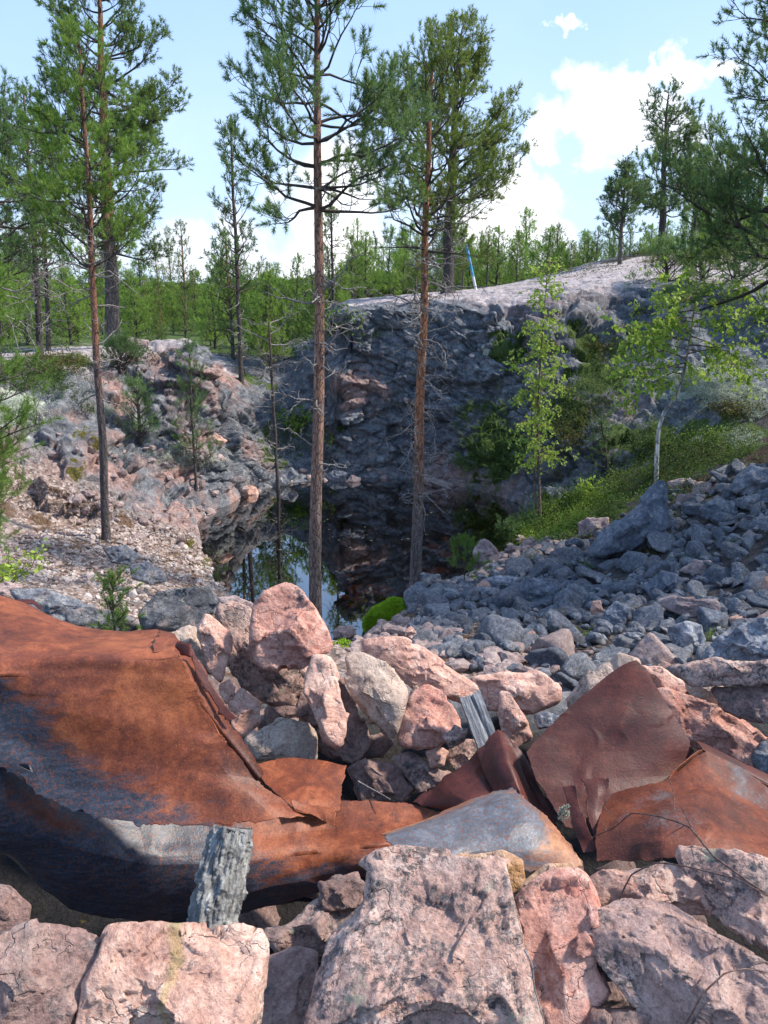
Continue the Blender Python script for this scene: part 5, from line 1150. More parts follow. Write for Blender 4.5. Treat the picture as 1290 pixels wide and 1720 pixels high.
far_pine('tallest old pine behind the slim dark pine, with an orange upper trunk', [(189, 575), (186, 480), (182, 380), (178, 290), (172, 150), (166, 0), (163, -70)], .15, prof((0, 1.2), (.25, 1.75), (.5, 1.5), (.8, 1.0), (1, .3)), (.27, 1.), 84, 31, BK_E, ND_PINE, 16.,
         dead=(.15, .4, 12, 1.1, .4), twigd=1.3, up=(-28, 5), rise=.75)
far_pine('big broad-crowned old pine on the cliff top behind the orange-trunked pine', [(752, 468), (755, 400), (758, 300), (764, 200), (768, 110), (776, 45)], .145, prof((0, 1.5), (.3, 1.9), (.6, 1.7), (.85, 1.0), (1, .35)), (.25, 1.), 62, 32, BK_DARK, ND_OLIVE, 19.,
         dead=(.12, .4, 16, 1.5, .5), twigd=1.3, up=(-18, 18), rise=.8)
far_pine('slender young pine against the sky between the old pine and the middle pine', [(403, 592), (399, 480), (395, 380), (390, 290), (387, 208)], .05, prof((0, .7), (.4, .55), (.8, .3), (1, .08)), (.36, 1.), 54, 33, BK_DARK, ND_BLUE, 16., dead=(.1, .4, 14, .8, .4), twigd=.7, up=(0, 30))
far_pine('thin pine near the left edge, first from the slim dark pine', [(66, 590), (62, 480), (55, 360), (48, 260), (40, 160)], .06, prof((0, .9), (.4, 1.0), (.8, .5), (1, .15)), (.38, 1.), 44, 34, BK_DARK, ND_PINE, 13.5, dead=(.08, .42, 34, 1.3, .6), twigd=1.15, up=(-20, 12), rise=.6)
far_pine('tall pine at the left edge partly outside the frame', [(-6, 620), (-8, 480), (-10, 300), (-14, 130)], .07, prof((0, 1.0), (.4, 1.1), (.8, .6), (1, .2)), (.34, 1.), 46, 35, BK_DARK, ND_BLUE, 12., dead=(.05, .4, 30, 1.2, .6), twigd=1.15, up=(-20, 12), rise=.6)
far_pine('thin pine with a sparse crown close beside the tall left edge pine', [(82, 600), (78, 470), (72, 330), (70, 250)], .045, prof((0, .7), (.5, .7), (1, .15)), (.42, 1.), 30, 36, BK_DARK, ND_PINE, 15.5, dead=(.1, .45, 16, .9, .5), twigd=.9)
far_pine('dark pine with a ragged top on the right ridge', [(1112, 418), (1114, 330), (1118, 230), (1122, 158)], .11, prof((0, 1.3), (.35, 1.4), (.6, 1.0), (.8, .9), (1, .3)), (.24, 1.), 50, 37, BK_DARK, ND_BLUE, 23., twigd=1.2, up=(-22, 10), rise=.7, side=(0, .3))
far_pine('small bushy pine with an orange stem on the right ridge', [(1043, 424), (1044, 380), (1048, 330), (1050, 288)], .055, prof((0, .6), (.4, .85), (1, .2)), (.28, 1.), 50, 38, BK_E, ND_BLUE, 21., twigd=1.3)
far_pine('big dark pine at the right edge reaching long branches over the slope', [(1410, 640), (1405, 400), (1395, 200), (1385, 0), (1380, -120)], .12, prof((0, 2.4), (.3, 2.0), (.5, 1.15), (.8, .9), (1, .3)), (.36, 1.), 42, 39, BK_DARK, ND_BLUE, 9.4, nn=50, nl=.06, nw=.0062, shoot=.12, dead=(.18, .4, 14, 1.6, .3), twigd=1.15, up=(-34, 4), rise=.8, side=(3.3, .55))
far_pine('thin bare-stemmed pine on the right ridge, farthest right', [(1272, 392), (1280, 320), (1287, 230)], .07, prof((0, .9), (1, .3)), (.5, 1.), 26, 40, BK_E, ND_OLIVE, 26., twigd=.9)
far_pine('thin bare-stemmed pine on the right ridge left of the farthest one', [(1215, 395), (1218, 330), (1222, 262)], .07, prof((0, .8), (1, .3)), (.45, 1.), 26, 41, BK_DARK, ND_PINE, 27., twigd=.9)
far_pine('leaning thin pine on the right ridge behind the dark ragged pine', [(1165, 398), (1172, 330), (1178, 258)], .07, prof((0, .8), (1, .3)), (.4, 1.), 28, 42, BK_DARK, ND_PINE, 28., twigd=.9)
far_pine('half dead pine stem standing behind the middle pine', [(560, 520), (558, 440), (556, 330)], .04, prof((0, .5), (1, .15)), (.55, 1.), 18, 43, BK_DARK, ND_OLIVE, 20., dead=(.2, .8, 20, .7, .5))
# trees out of frame on the right that shade the scree
for i, (x, y, h_) in enumerate([(6.2, 8.0, 7.0), (8.8, 8.6, 7.5), (7.0, 6.9, 6.5)]):
    z = gz(x, y); far = [(x, y, z), (x+.05, y, z+h_*.5), (x+.1, y+.1, z+h_)]
    pine(['pine out on the slope right of the scree', 'taller pine behind it on the slope right of the scree', 'pine lowest on the slope right of the scree'][i], None, .1, prof((0, 1.4), (.5, 1.5), (1, .3)), live=(.25, 1.), nb=60, seed=50+i, bark=BK_DARK, needles=ND_BLUE, nn=22, nl=.08, nw=.010, shoot=.2, twigd=1.1, world_pts=far)
# small pines
pine('small pine growing on a ledge of the left outcrop', [(325, 748, 12.6), (322, 690, 12.6), (318, 592, 12.6)], .022, prof((0, .42), (.5, .36), (1, .1)), live=(.18, 1.), nb=34, seed=61, bark=BK_DARK, needles=ND_BLUE, nn=34, nl=.06, nw=.006, shoot=.11, cat='small pine', name='pine_sapling')
pine('thin dead-looking young tree at the far shore left of the tall pine', [(467, 796, 14.1), (460, 700, 14.1), (456, 620, 14.1), (452, 540, 14.1)], .035, prof((0, .3), (1, .1)), live=(.75, 1.), nb=5, dead=(.15, .98, 36, .9, -.9), seed=62, bark=BK_DARK, needles=ND_OLIVE, nn=20, nl=.05, nw=.006, shoot=.08, cat='young pine', name='pine_sapling')
pine('bushy light green young pine behind the dead-looking young tree', [(455, 612, 17.), (452, 550, 17.), (449, 470, 17.)], .03, prof((0, .6), (.5, .45), (1, .12)), live=(.1, 1.), nb=56, seed=63, bark=BK_DARK, needles=ND_LIGHT, nn=26, nl=.07, nw=.008, shoot=.15, cat='young pine', name='pine_sapling')
pine('small pine above the green bushes between the two birches', [(1022, 800, 11.9), (1018, 760, 11.9), (1010, 712, 11.9)], .015, prof((0, .32), (1, .08)), live=(.2, 1.), nb=18, seed=64, bark=BK_TW, needles=ND_BLUE, nn=30, nl=.05, nw=.006, shoot=.09, cat='small pine', name='pine_sapling')
hq = gbase(780, 985)
pine('bright green pine seedling at the water edge', [(780, 990, hq.y), (780, 960, hq.y), (780, 918, hq.y)], .006, prof((0, .24), (.5, .2), (1, .05)), live=(.3, 1.), nb=12, seed=65, bark=BK_TW, needles=ND_LIGHT, nn=60, nl=.045, nw=.005, shoot=.11, cat='pine seedling', name='pine_seedling', rtop=.003, sub=.5, twigd=.5)
hq = P(190, 1056, 4.5)
pine('green pine seedling behind the rusty sheet on the left', [(190, 1062, 4.5), (190, 1030, 4.5), (189, 982, 4.5)], .006, prof((0, .15), (.5, .11), (1, .04)), live=(.05, 1.), nb=26, seed=66, bark=BK_TW, needles=ND_LIGHT, nn=70, nl=.032, nw=.0022, shoot=.055, cat='pine seedling', name='pine_seedling', rtop=.002, sub=.5, twigd=1.3)
pine('young pine at the left edge holding fresh green boughs into the frame', [(-62, 1010, 5.6), (-62, 850, 5.6), (-60, 700, 5.6), (-58, 540, 5.6)], .03, prof((0, .55), (.5, .55), (1, .45)), live=(.12, 1.), nb=46, seed=67, bark=BK_TW, needles=ND_LIGHT, nn=90, nl=.055, nw=.0030, shoot=.13, cat='young pine', name='pine_sapling', side=(0, .5), twigd=.8)
for lab_, px_, pb, pt_, Yd, Lw, sd0, mt in [('low spreading dark pine on the cliff edge below the ridge', 1120, 500, 425, 16., .8, 71, ND_BLUE), ('low dense green pine under the boughs at the right edge', 1235, 478, 395, 15., 1.0, 72, ND_PINE),
        ('little pine leaning over the edge near the top of the cliff', 1180, 490, 440, 15.8, .6, 73, ND_LIGHT), ('small juniper-like pine on the slope right of the slim pine', 205, 640, 590, 13.3, .5, 74, ND_BLUE), ('tiny pine among the rocks left of the ledge pine', 232, 700, 655, 12.5, .35, 75, ND_BLUE)]:
    pine(lab_, [(px_, pb, Yd), (px_, (pb+pt_)/2, Yd), (px_-3, pt_, Yd)], .03, prof((0, Lw), (.6, Lw*.6), (1, .12)), live=(.05, 1.), nb=34, seed=sd0, bark=BK_TW, needles=mt, nn=26, nl=.07, nw=.007, shoot=.14, cat='small pine', name='pine_sapling')

# the forest behind, in separate copies of a few grown trees
VAR = []
for i, (H, Lw, lv, r0, nd_, nb) in enumerate([(3.4, 1.1, .08, .05, ND_LIGHT, 56), (4.2, 1.0, .12, .06, ND_PINE, 60), (5.0, 1.0, .25, .07, ND_LIGHT, 60), (6.0, 1.2, .35, .09, ND_PINE, 60), (2.6, .95, .05, .04, ND_LIGHT, 46), (4.6, .7, .2, .05, ND_OLIVE, 50)]):
    x0 = [-13, -17, -9, -21, -6.5, -25][i]; y0 = 27+i*1.4; z0 = gz(x0, y0)-.05
    VAR.append(pine('young green pine in the forest behind the quarry', None, r0, prof((0, Lw), (.4, Lw*.85), (.8, Lw*.4), (1, .12)), live=(lv, 1.), nb=nb, seed=80+i, bark=[BK_DARK, BK_E][i % 2], needles=nd_, nn=16, nl=.10, nw=.016, shoot=.2, twigd=.9,
                    world_pts=[(x0, y0, z0), (x0+.05, y0, z0+H/2), (x0, y0+.05, z0+H)], cat='pine tree', group='pines of the forest behind the quarry'))
def copy_tree(r, p, s, rz):
    c = r.copy(); COL.objects.link(c); c.location = p; q_ = random.Random(p[0]).uniform(.95, 1.5); c.scale = (s*q_, s*q_, s); c.rotation_euler = (0, 0, rz)
    for ch in list(r.children):
        k = ch.copy(); COL.objects.link(k); k.parent = c
    return c
rf = random.Random(5); spots = []
def try_spot(x, y, sep_):
    if any((x-a)**2+(y-b)**2 < sep_**2 for a, b in spots): return False
    spots.append((x, y)); return True
WHERE = [(-200, 330, 'in the forest behind the left outcrop'), (330, 600, 'in the forest between the outcrop and the cliff'), (600, 880, 'in the trees beyond the cliff top'), (880, 1100, 'low on the skyline beyond the bare ridge'), (1100, 1500, 'among the trees on the right ridge')]
KIND = ['light green bushy pine', 'mid green pine', 'light green taller pine', 'dark open-crowned pine', 'low pale green pine', 'narrow olive pine']; HT = [3.4, 4.2, 5.0, 6.0, 2.6, 4.6]
tr = 0
while len(spots) < 262 and tr < 20000:
    tr += 1
    y = rf.choice([rf.uniform(17.5, 30), rf.uniform(22, 40), rf.uniform(34, 60)]); px_ = rf.uniform(-100, 1380); x = (px_-645)/FPX*y*1.03
    if px_ > 600 and y < 25: continue
    if 880 < px_ < 1100 and rf.random() < .3: continue
    if not try_spot(x, y, .75+y*.014): continue
    z = gz(x, y)-.08
    if px_ < 600: top = rf.gauss(486, 26) if rf.random() < .87 else rf.uniform(340, 440); ws = [5, 3, 1, .3, 6, 1]
    elif px_ < 880: top = rf.gauss(410, 24); ws = [5, 3, 1, 1, 4, 2]
    elif px_ < 1100: top = rf.gauss(392, 12); ws = [4, 2, 0, 0, 5, 2]
    else: top = rf.gauss(345, 26); ws = [3, 4, 2, 2, 2, 3]
    if px_ < 120: top -= 60*rf.random()
    v = rf.choices(range(6), ws)[0]
    rr_ = raydir(px_, top); zt = CAMZ+rr_.z/rr_.y*y; h_ = zt-z
    if h_ < .7 or h_ > 8: continue
    c_ = copy_tree(VAR[v], (x, y, z), h_/HT[v], rf.uniform(0, 6.28))
    wh = [w_[2] for w_ in WHERE if w_[0] <= px_ < w_[1]]; wh = wh[0] if wh else WHERE[-1][2]
    c_['label'] = KIND[v]+' '+wh; c_['group'] = KIND[v]+'s '+wh
for v_, o_ in enumerate(VAR):        # the first of each kind stand in the left part of the forest too
    x, y = o_.location.x, o_.location.y; rr_ = raydir(645+x/(y*1.03)*FPX, 450); o_.scale = [(CAMZ+rr_.z/rr_.y*y-o_.location.z)/HT[v_]]*3
    o_['label'] = KIND[v_]+' in the forest behind the left outcrop'; o_['group'] = KIND[v_]+'s in the forest behind the left outcrop'
# far off wood as one mass
tuf = []; rs5 = np.random.RandomState(9)
for i in range(700):
    y = rs5.uniform(45, 110); x = rs5.uniform(-.62, .62)*y*1.1; z = gz(x, y); H = (.25+y*.021)*rs5.uniform(.6, 1.2)*(1 if x < 0 else .6)
    for j in range(60):
        f_ = rs5.rand()**.8; a_ = rs5.uniform(0, 6.28); r_ = (1-f_)*1.5*rs5.uniform(.3, 1)+.1; tuf.append((np.array([x+r_*math.cos(a_), y+r_*math.sin(a_), z+.2+H*f_]), unit(np.array([math.cos(a_), math.sin(a_), .8])), .5))
fw = needle_mesh('distant_forest', tuf, ND_PINE, None, 14, .38, .09, 3); tag(fw, 'far wood of low pines closing the horizon', 'forest', kind='stuff')

# ---- birches
def birch(label, trunk, r0, branches, bark, seed, leafn=9, size=.045, name='birch_tree'):
    rs = np.random.RandomState(seed); tp = np.array([P(*q_) for q_ in trunk], float); base = tp[0].copy(); tp -= base
    seg = np.concatenate([[0], np.cumsum(np.linalg.norm(np.diff(tp, axis=0), axis=1))]); tt = np.linspace(0, 1, 90)
    pts = np.stack([np.interp(tt*seg[-1], seg, tp[:, k]) for k in range(3)], 1)
    for _ in range(3): pts[1:-1] = (pts[:-2]+2*pts[1:-1]+pts[2:])/4
    root = empty(name, tuple(base), label, 'birch'); V_, F_ = tubes([(pts, r0*(1-tt*.9), 12)]); link('trunk', mesh_np('trunk', V_, F_), bark, root)
    tw = []; lv = []
    at = lambda u: np.array([np.interp(u, tt, pts[:, k]) for k in range(3)])
    for (u, az, el, ln, dr) in branches(rs):
        d0 = [math.cos(az)*math.cos(el), math.sin(az)*math.cos(el), math.sin(el)]; bp = curve(at(u), d0, ln, 8, dr, rs, .5); tw.append((bp, np.linspace(.003+ln*.006, .0015, 9), 4))
        for j in range(max(4, int(ln/.045))):
            x_ = rs.uniform(1.2, 7.99); i0 = int(x_); q_ = bp[i0]+(bp[i0+1]-bp[i0])*(x_-i0); d1 = unit(unit(bp[i0+1]-bp[i0])+rs.normal(size=3)*.7); t2 = curve(q_, d1, rs.uniform(.08, .10+ln*.3), 4, -.9, rs, .4)
            tw.append((t2, np.linspace(.002, .001, 5), 3))
            for k in range(leafn): y_ = rs.uniform(.6, 3.99); k0 = int(y_); lv.append(t2[k0]+(t2[k0+1]-t2[k0])*(y_-k0)+rs.normal(size=3)*.008)
        lv.append(bp[-1])
    V_, F_ = tubes(tw); link('branches', mesh_np('branches', V_, F_), BK_BIRCH2, root); leaf_mesh('crown', lv, LF_BIRCH, root, size, seed); return root
hb = gbase(907, 882); yb = hb.y if hb else 11.3
birch('slender young birch with pale green leaves at the right shore of the pond', [(908, 890, yb), (905, 800, yb), (903, 700, yb), (908, 600, yb), (916, 500, yb), (922, 425, yb)], .028,
      lambda rs: [(u, rs.uniform(0, 6.28), rs.uniform(.1, .9), (.44*(1-abs(u-.42)*1.15)+.08)*rs.uniform(.7, 1.1), -.5) for u in np.linspace(.22, .97, 84)], BK_BIRCH2, 1, 5, .050)
birch('second thin stem of the young birch at the pond', [(902, 885, yb), (897, 800, yb), (893, 700, yb), (888, 600, yb), (880, 540, yb)], .016,
      lambda rs: [(u, rs.uniform(0, 6.28), rs.uniform(.1, .8), .34*rs.uniform(.6, 1.1), -.5) for u in np.linspace(.35, .97, 22)], BK_BIRCH2, 2, 5, .050)
hb = gbase(1102, 812); yb = hb.y if hb and hb.y < 12.5 else 10.6
def br2(rs):
    out = []
    for u, az, el, ln in [(.48, 3.2, .9, .5), (.55, 3.1, .55, 1.15), (.60, 3.2, .2, 1.3), (.68, 6.0, .3, 1.2), (.73, 3.35, .2, 1.2), (.78, 2.7, .3, 1.0), (.9, 3.3, .6, .8), (.94, 6.1, .5, .6), (.62, 3.3, .35, 1.45), (.66, .1, .25, 1.1), (.70, 3.0, .3, 1.3), (.74, 2.9, .6, .8), (.76, 0., .2, .95), (.80, 3.4, .45, 1.0), (.84, .3, .5, .8), (.88, 3., .6, .7), (.92, .4, .7, .5), (.97, 2.5, 1., .4), (.6, 4.6, .3, .7), (.7, 1.6, .4, .7), (.78, 4.5, .3, .8), (.86, 1.5, .5, .6), (.64, 5.6, .2, 1.0), (.72, .6, .15, 1.1), (.66, 3.6, .1, 1.0), (.58, 2.8, .3, .9), (.75, 3.7, .5, .9), (.82, 5.9, .3, .9)]:
        out.append((u, az+rs.normal()*.12, el*.7, ln, -.45))
    return out
birch('crooked birch with a white lower trunk and wide leafy boughs above the scree', [(1102, 818, yb), (1103, 770, yb), (1106, 720, yb), (1116, 690, yb), (1136, 668, yb), (1150, 620, yb), (1160, 560, yb), (1170, 490, yb), (1180, 455, yb)], .036, br2, BK_BIRCH, 3, 7, .062)
def sapling(label, px, py, h_, n, seed, m=LF_BIRCH, size=.05, cat='sapling', dy=0):
    g_ = gbase(px, py)
    if g_ is None: return
    rs = np.random.RandomState(seed); root = empty('leafy_sapling', tuple(g_), label, cat); tw = []; lv = []
    for i in range(n):
        a_ = rs.uniform(0, 6.28); bp = curve([0, 0, -.05], [math.cos(a_)*.35, math.sin(a_)*.35, 1], h_*rs.uniform(.5, 1.1), 7, 0, rs, .5); tw.append((bp, np.linspace(.005, .0015, 8), 4))
        for j in range(12):
            k0 = rs.randint(2, 7); t2 = curve(bp[k0], rs.normal(size=3)+[0, 0, .3], rs.uniform(.05, .18), 3, -.4, rs, .4); tw.append((t2, np.linspace(.002, .001, 4), 3))
            for k in range(5): lv.append(t2[rs.randint(1, 4)]+rs.normal(size=3)*.015)
    V_, F_ = tubes(tw); link('stems', mesh_np('stems', V_, F_), BK_BIRCH2, root); leaf_mesh('leaves', lv, m, root, size, seed, .3)
sapling('leafy birch sapling at the far shore beside the dead-looking young tree', 500, 735, .95, 9, 1, size=.055)
sapling('leafy green shoot right behind the tall pine at the far shore', 560, 745, .7, 4, 2, size=.05)
sapling('bright leafed sapling among the bushes below the white birch', 985, 840, .38, 9, 3, LF_BIRCH, .055)
sapling('thin leafy shoot on the ledge at the right edge', 1265, 545, .5, 2, 4, LF_BIRCH, .05)
sapling('small leafy shoot at the left edge beside the gravel', 12, 985, .55, 5, 5, LF_BIRCH, .05)
sapling('small leafy shoot on the upper ledge left of the white birch', 1065, 530, .3, 3, 6, LF_BIRCH, .05)

# ---- low bushes, each one a plant of its own
def bush(label, px, py, w_, h_, seed, kind='leaf', m=LF_SHRUB, n=900, cat='bush', name='bush', size=.03, g0=None):
    g_ = g0 or gbase(px, py)
    if g_ is None: return
    g_ = Vector(g_); rs = np.random.RandomState(seed); root = empty(name, tuple(g_), label, cat)
    W_ = w_/FPX*g_.y*1.0; Hh = h_/FPX*g_.y; tw = []; pts_ = []; tf = []
    ns = 46
    for i in range(ns):
        a_ = rs.uniform(0, 6.28); q_ = math.sqrt(rs.rand())*W_*.42; x, y = q_*math.cos(a_), q_*math.sin(a_)*.8
        z = gz(g_.x+x, g_.y+y)-g_.z; z = max(-Hh*1.2, min(Hh*1.5, z)); hh = Hh*(1-.5*(q_/(W_*.5+1e-6))**2)*rs.uniform(.5, 1.15)
        bp = curve([x, y, z-.03], [math.cos(a_)*.5, math.sin(a_)*.5, 1], hh, 5, .1, rs, .5); tw.append((bp, np.linspace(.004, .001, 6), 3))
        for j in range(n//ns):
            k = rs.uniform(1, 4.99); k0 = int(k); c = bp[k0]+(bp[k0+1]-bp[k0])*(k-k0); pts_.append(c+rs.normal(size=3)*np.array([1, 1, .6])*Hh*.16)
        for j in range(7): 
            k0 = rs.randint(1, 6); d = unit(rs.normal(size=3)+[math.cos(a_)*.5, math.sin(a_)*.5, .9]); tf.append((bp[k0]+rs.normal(size=3)*Hh*.06, d, Hh*.22))
    V_, F_ = tubes(tw); link('stems', mesh_np('stems', V_, F_), BK_TW, root)
    if kind == 'leaf': leaf_mesh('foliage', pts_, m, root, size, seed, 0.)
    else: needle_mesh('foliage', tf, m, root, 44, .035, .0045, seed)
    return root
BU = [('light green bilberry bush at the top of the pond bank, leftmost of the low bushes', 905, 885, 90, 40, 'leaf', LF_SHRUB), ('bilberry bush below the slanting grey slab', 955, 870, 100, 50, 'leaf', LF_SHRUB), ('green bush left of the slanting slab tip', 1010, 835, 90, 50, 'leaf', LF_SHRUB),
      ('dark green bush round the foot of the white birch', 1070, 815, 90, 55, 'leaf', LF_DARK), ('dark green bush right of the white birch trunk', 1150, 790, 90, 60, 'leaf', LF_DARK), ('bluish juniper spilling to the water right of the pond', 835, 905, 80, 30, 'needle', ND_BLUE),
      ('second bluish juniper above the one at the water', 880, 890, 90, 45, 'needle', ND_BLUE), ('dark juniper clinging to the cliff foot', 830, 775, 90, 55, 'needle', ND_PINE), ('dark juniper higher on the cliff foot', 800, 740, 60, 40, 'needle', ND_PINE),
      ('heather tuft with brown tips on the mossy bank', 950, 745, 60, 50, 'leaf', LF_HEATH), ('green heather on the bank behind the young birch', 940, 700, 80, 40, 'leaf', LF_DARK), ('green heather higher on the bank behind the young birch', 985, 670, 80, 40, 'leaf', LF_DARK),
      ('low green shrub in front of the pale lichen patch', 1090, 735, 80, 40, 'leaf', LF_DARK), ('green clump on the ledge above the lichen patch', 1010, 605, 90, 30, 'leaf', LF_DARK), ('small green clump right of the lichen patch', 1230, 770, 70, 35, 'leaf', LF_DARK),
      ('heather clump on the bare rock left of the blue stake', 760, 478, 40, 14, 'leaf', LF_HEATH), ('heather clump on the bare rock right of the blue stake', 815, 472, 44, 16, 'leaf', LF_HEATH), ('yellowish heather clump on the ridge', 1075, 428, 40, 12, 'leaf', LF_HEATH),
      ('green tuft on the cliff top beside the dead-looking young tree', 395, 600, 60, 25, 'leaf', LF_DARK), ('green heather at the left edge of the outcrop', 60, 640, 130, 50, 'leaf', LF_DARK), ('heather with rusty tips on the left outcrop', 100, 615, 90, 35, 'leaf', LF_HEATH),
      ('low green tuft on the left outcrop', 130, 665, 60, 22, 'leaf', LF_DARK), ('green scrub at the far shore under the birch sapling', 490, 745, 80, 50, 'leaf', LF_DARK), ('green tuft at the far shore under the cliff', 550, 760, 60, 25, 'leaf', LF_DARK),
      ('dry greenish cushion plant sitting on the scree stones', 1085, 935, 50, 20, 'leaf', LF_HEATH), ('small green patch in front of the pine seedling', 755, 990, 40, 12, 'leaf', LF_SHRUB), ('moss tuft on the shore behind the long pink block', 585, 1085, 50, 16, 'leaf', LF_MOSS)]
for i, (lab_, px_, py_, w_, h_, kd, mt) in enumerate(BU):
    bush(lab_, px_, py_, w_, h_, 300+i, kd, mt, 1500 if w_ > 70 else 800, size=.026, cat='juniper' if kd == 'needle' else ('heather' if mt == LF_HEATH else 'bush'), name='juniper' if kd == 'needle' else 'bush')

# ground cover
def cover(name, label, cat, spots_, m, nper, size, lift=.05, blade=False, seed=0):
    rs = np.random.RandomState(seed); pts_ = []
    for (px_, py_, rx, ry, k) in spots_:
        for i in range(k):
            h = hit(px_+rs.normal()*rx*.5, py_+rs.normal()*ry*.5)
            if h is None: continue
            c = np.array(h[0]); nn_ = np.array(h[1]); sc_ = h[0].y/10.; pz = float(fbm(c[None]*2.6, 3, seed+31)[0])
            if pz < -.12 and seed in (1, 2, 8): continue
            if seed == 4: pz = min(pz, 0)*.5
            for j in range(nper): pts_.append(c+rs.normal(size=3)*(.018 if seed == 4 else .035)*sc_+np.array([0, 0, lift*(.5+2.2*max(0, pz))])*rs.rand()+nn_*.01)
    o = leaf_mesh(name, pts_, m, None, size, seed, -.5, .6); tag(o, label, cat, kind='stuff'); return o
cover('undergrowth', 'low green undergrowth spread over the banks', 'undergrowth', [(930, 880, 70, 30, 500), (1000, 850, 90, 30, 600), (1090, 810, 90, 30, 500), (960, 700, 60, 50, 220), (1000, 640, 70, 30, 220), (1150, 760, 110, 30, 500), (1240, 620, 60, 25, 250), (840, 770, 60, 40, 300),
      (480, 740, 50, 30, 250), (60, 640, 90, 35, 350), (430, 600, 60, 14, 150), (1150, 470, 100, 20, 250), (1010, 590, 80, 20, 250), (1180, 560, 120, 30, 150), (500, 700, 40, 60, 150)], LF_DARK, 9, .032, .07, seed=1)
cover('fresh_undergrowth', 'fresh light green ground plants beside the pond', 'undergrowth', [(915, 890, 60, 20, 500), (960, 865, 70, 30, 500), (1000, 835, 60, 25, 300), (870, 900, 40, 10, 150), (1180, 740, 60, 20, 120)], LF_SHRUB, 9, .03, .10, seed=2)
cover('heath', 'brown heather and dry litter along the ridge and ledges', 'heather', [(960, 870, 90, 40, 160), (1080, 810, 90, 30, 160), (1000, 690, 60, 40, 200), (1160, 760, 90, 24, 160), (900, 455, 160, 10, 450), (1060, 425, 120, 8, 400), (950, 730, 40, 40, 250), (1180, 405, 100, 8, 200), (850, 460, 80, 8, 200), (80, 610, 70, 16, 200), (1230, 690, 50, 14, 150), (1010, 585, 60, 8, 100), (240, 600, 60, 10, 60), (1200, 440, 100, 12, 200)], LF_HEATH, 8, .04, .06, seed=3)
cover('reindeer_lichen', 'pale reindeer lichen cushions on the rocks', 'lichen', [(1180, 645, 90, 30, 650), (1240, 665, 50, 18, 250), (30, 692, 50, 22, 400), (300, 768, 60, 20, 200), (182, 692, 14, 8, 60), (1270, 690, 30, 16, 120), (1240, 740, 50, 14, 120), (600, 1, 1, 1, 0), (330, 775, 50, 14, 120), (1130, 640, 40, 16, 150)], LF_LICH, 26, .018, .03, seed=4)
# moss cushions
def moss_mound(label, poly, Yd, seed):
    o = outline_rock(poly, Yd, label, LF_MOSS, .9, sub=5, seed=seed, cat='moss cushion', name='moss_cushion', amt=.5, lo=.85, hi=1.0)
    me = o.data; n = len(me.vertices); co = np.zeros(n*3, np.float32); me.vertices.foreach_get('co', co); co = co.reshape(-1, 3); rs = np.random.RandomState(seed)
    nn_ = np.zeros(n*3, np.float32); me.vertices.foreach_get('normal', nn_); nn_ = nn_.reshape(-1, 3)
    ix = rs.randint(0, n, 5000); tf = [(co[i]-nn_[i]*.004, nn_[i]+rs.normal(size=3)*.3, .012) for i in ix]; needle_mesh('moss_shoots', tf, LF_MOSS, o, 7, .030, .009, seed)
moss_mound('vivid green moss cushion at the water edge left of the broad flat boulder', [(612, 1060), (612, 1040), (630, 1022), (655, 1008), (678, 1010), (676, 1028), (655, 1048), (632, 1064)], 7.75, 3)
# ---- the stake, dead wood, twigs
def stake():
    g_ = P(801, 466, 19.); g_.z = gz(g_.x, g_.y)-.03; a = np.array(g_); b_ = np.array(P(783, 410, 19.)); m, t, b = mat('painted_stake'); o = t.coord('Object'); z = t.sep(o)[2]
    c = t.mix(t.step(z, .34, .36), (.66, .70, .74), (.04, .30, .52)); c = t.mix(t.math('MULTIPLY', t.step(t.noise(o, 9, 3), .5, .6), .3), c, (.5, .55, .6)); t.put(b.inputs['Base Color'], c)
    V_, F_ = tubes([(np.linspace(0, 1, 8)[:, None]*(b_-a), np.full(8, .032), 8)]); o = link('marker_stake', mesh_np('marker_stake', V_, F_), m, loc=a); tag(o, 'leaning blue and white marker stake on the bare rock below the old pine', 'stake')
stake()
def stick(name, label, pts, r0, r1, m, cat='branch', tw=0, seed=0, wob=.01):
    rs = np.random.RandomState(seed); p = np.array(pts, float); t = np.linspace(0, len(p)-1, 12*(len(p)-1)+1); q_ = catmull(p, t)
    q_ += np.stack([perlin(q_*9, k+seed) for k in range(3)], 1)*wob; base = q_[0].copy(); q_ -= base; sp = [(q_, np.linspace(r0, r1, len(q_)), 8)]
    for i in range(tw):
        k = rs.randint(len(q_)//4, len(q_)-2); d = unit(unit(q_[k+1]-q_[k])+rs.normal(size=3)*.8); L_ = np.linalg.norm(q_[-1])*rs.uniform(.06, .2); c = curve(q_[k], d, L_, 6, .2, rs, .6); sp.append((c, np.linspace(r1*1.1, r1*.4, 7), 5))
    V_, F_ = tubes(sp); o = link(name, mesh_np(name, V_, F_), m, loc=base); tag(o, label, cat)
def gp(px, py, up=.02):
    g_ = gbase(px, py); return tuple(g_+Vector((0, 0, up)))
stick('fallen_branch', 'bleached fallen branch lying across the gravel below the slim pine', [gp(130, 905), gp(190, 925), gp(240, 940), gp(280, 945)], .022, .010, MDW, tw=5, seed=1)
stick('fallen_branch', 'short curved bleached branch on the gravel right of the slim pine', [gp(235, 908), gp(255, 898), gp(275, 895)], .012, .006, MDW, tw=2, seed=2)
stick('fallen_branch', 'thin bleached stick below the long fallen branch', [gp(140, 918), gp(200, 945), gp(230, 950)], .012, .006, MDW, tw=2, seed=3)
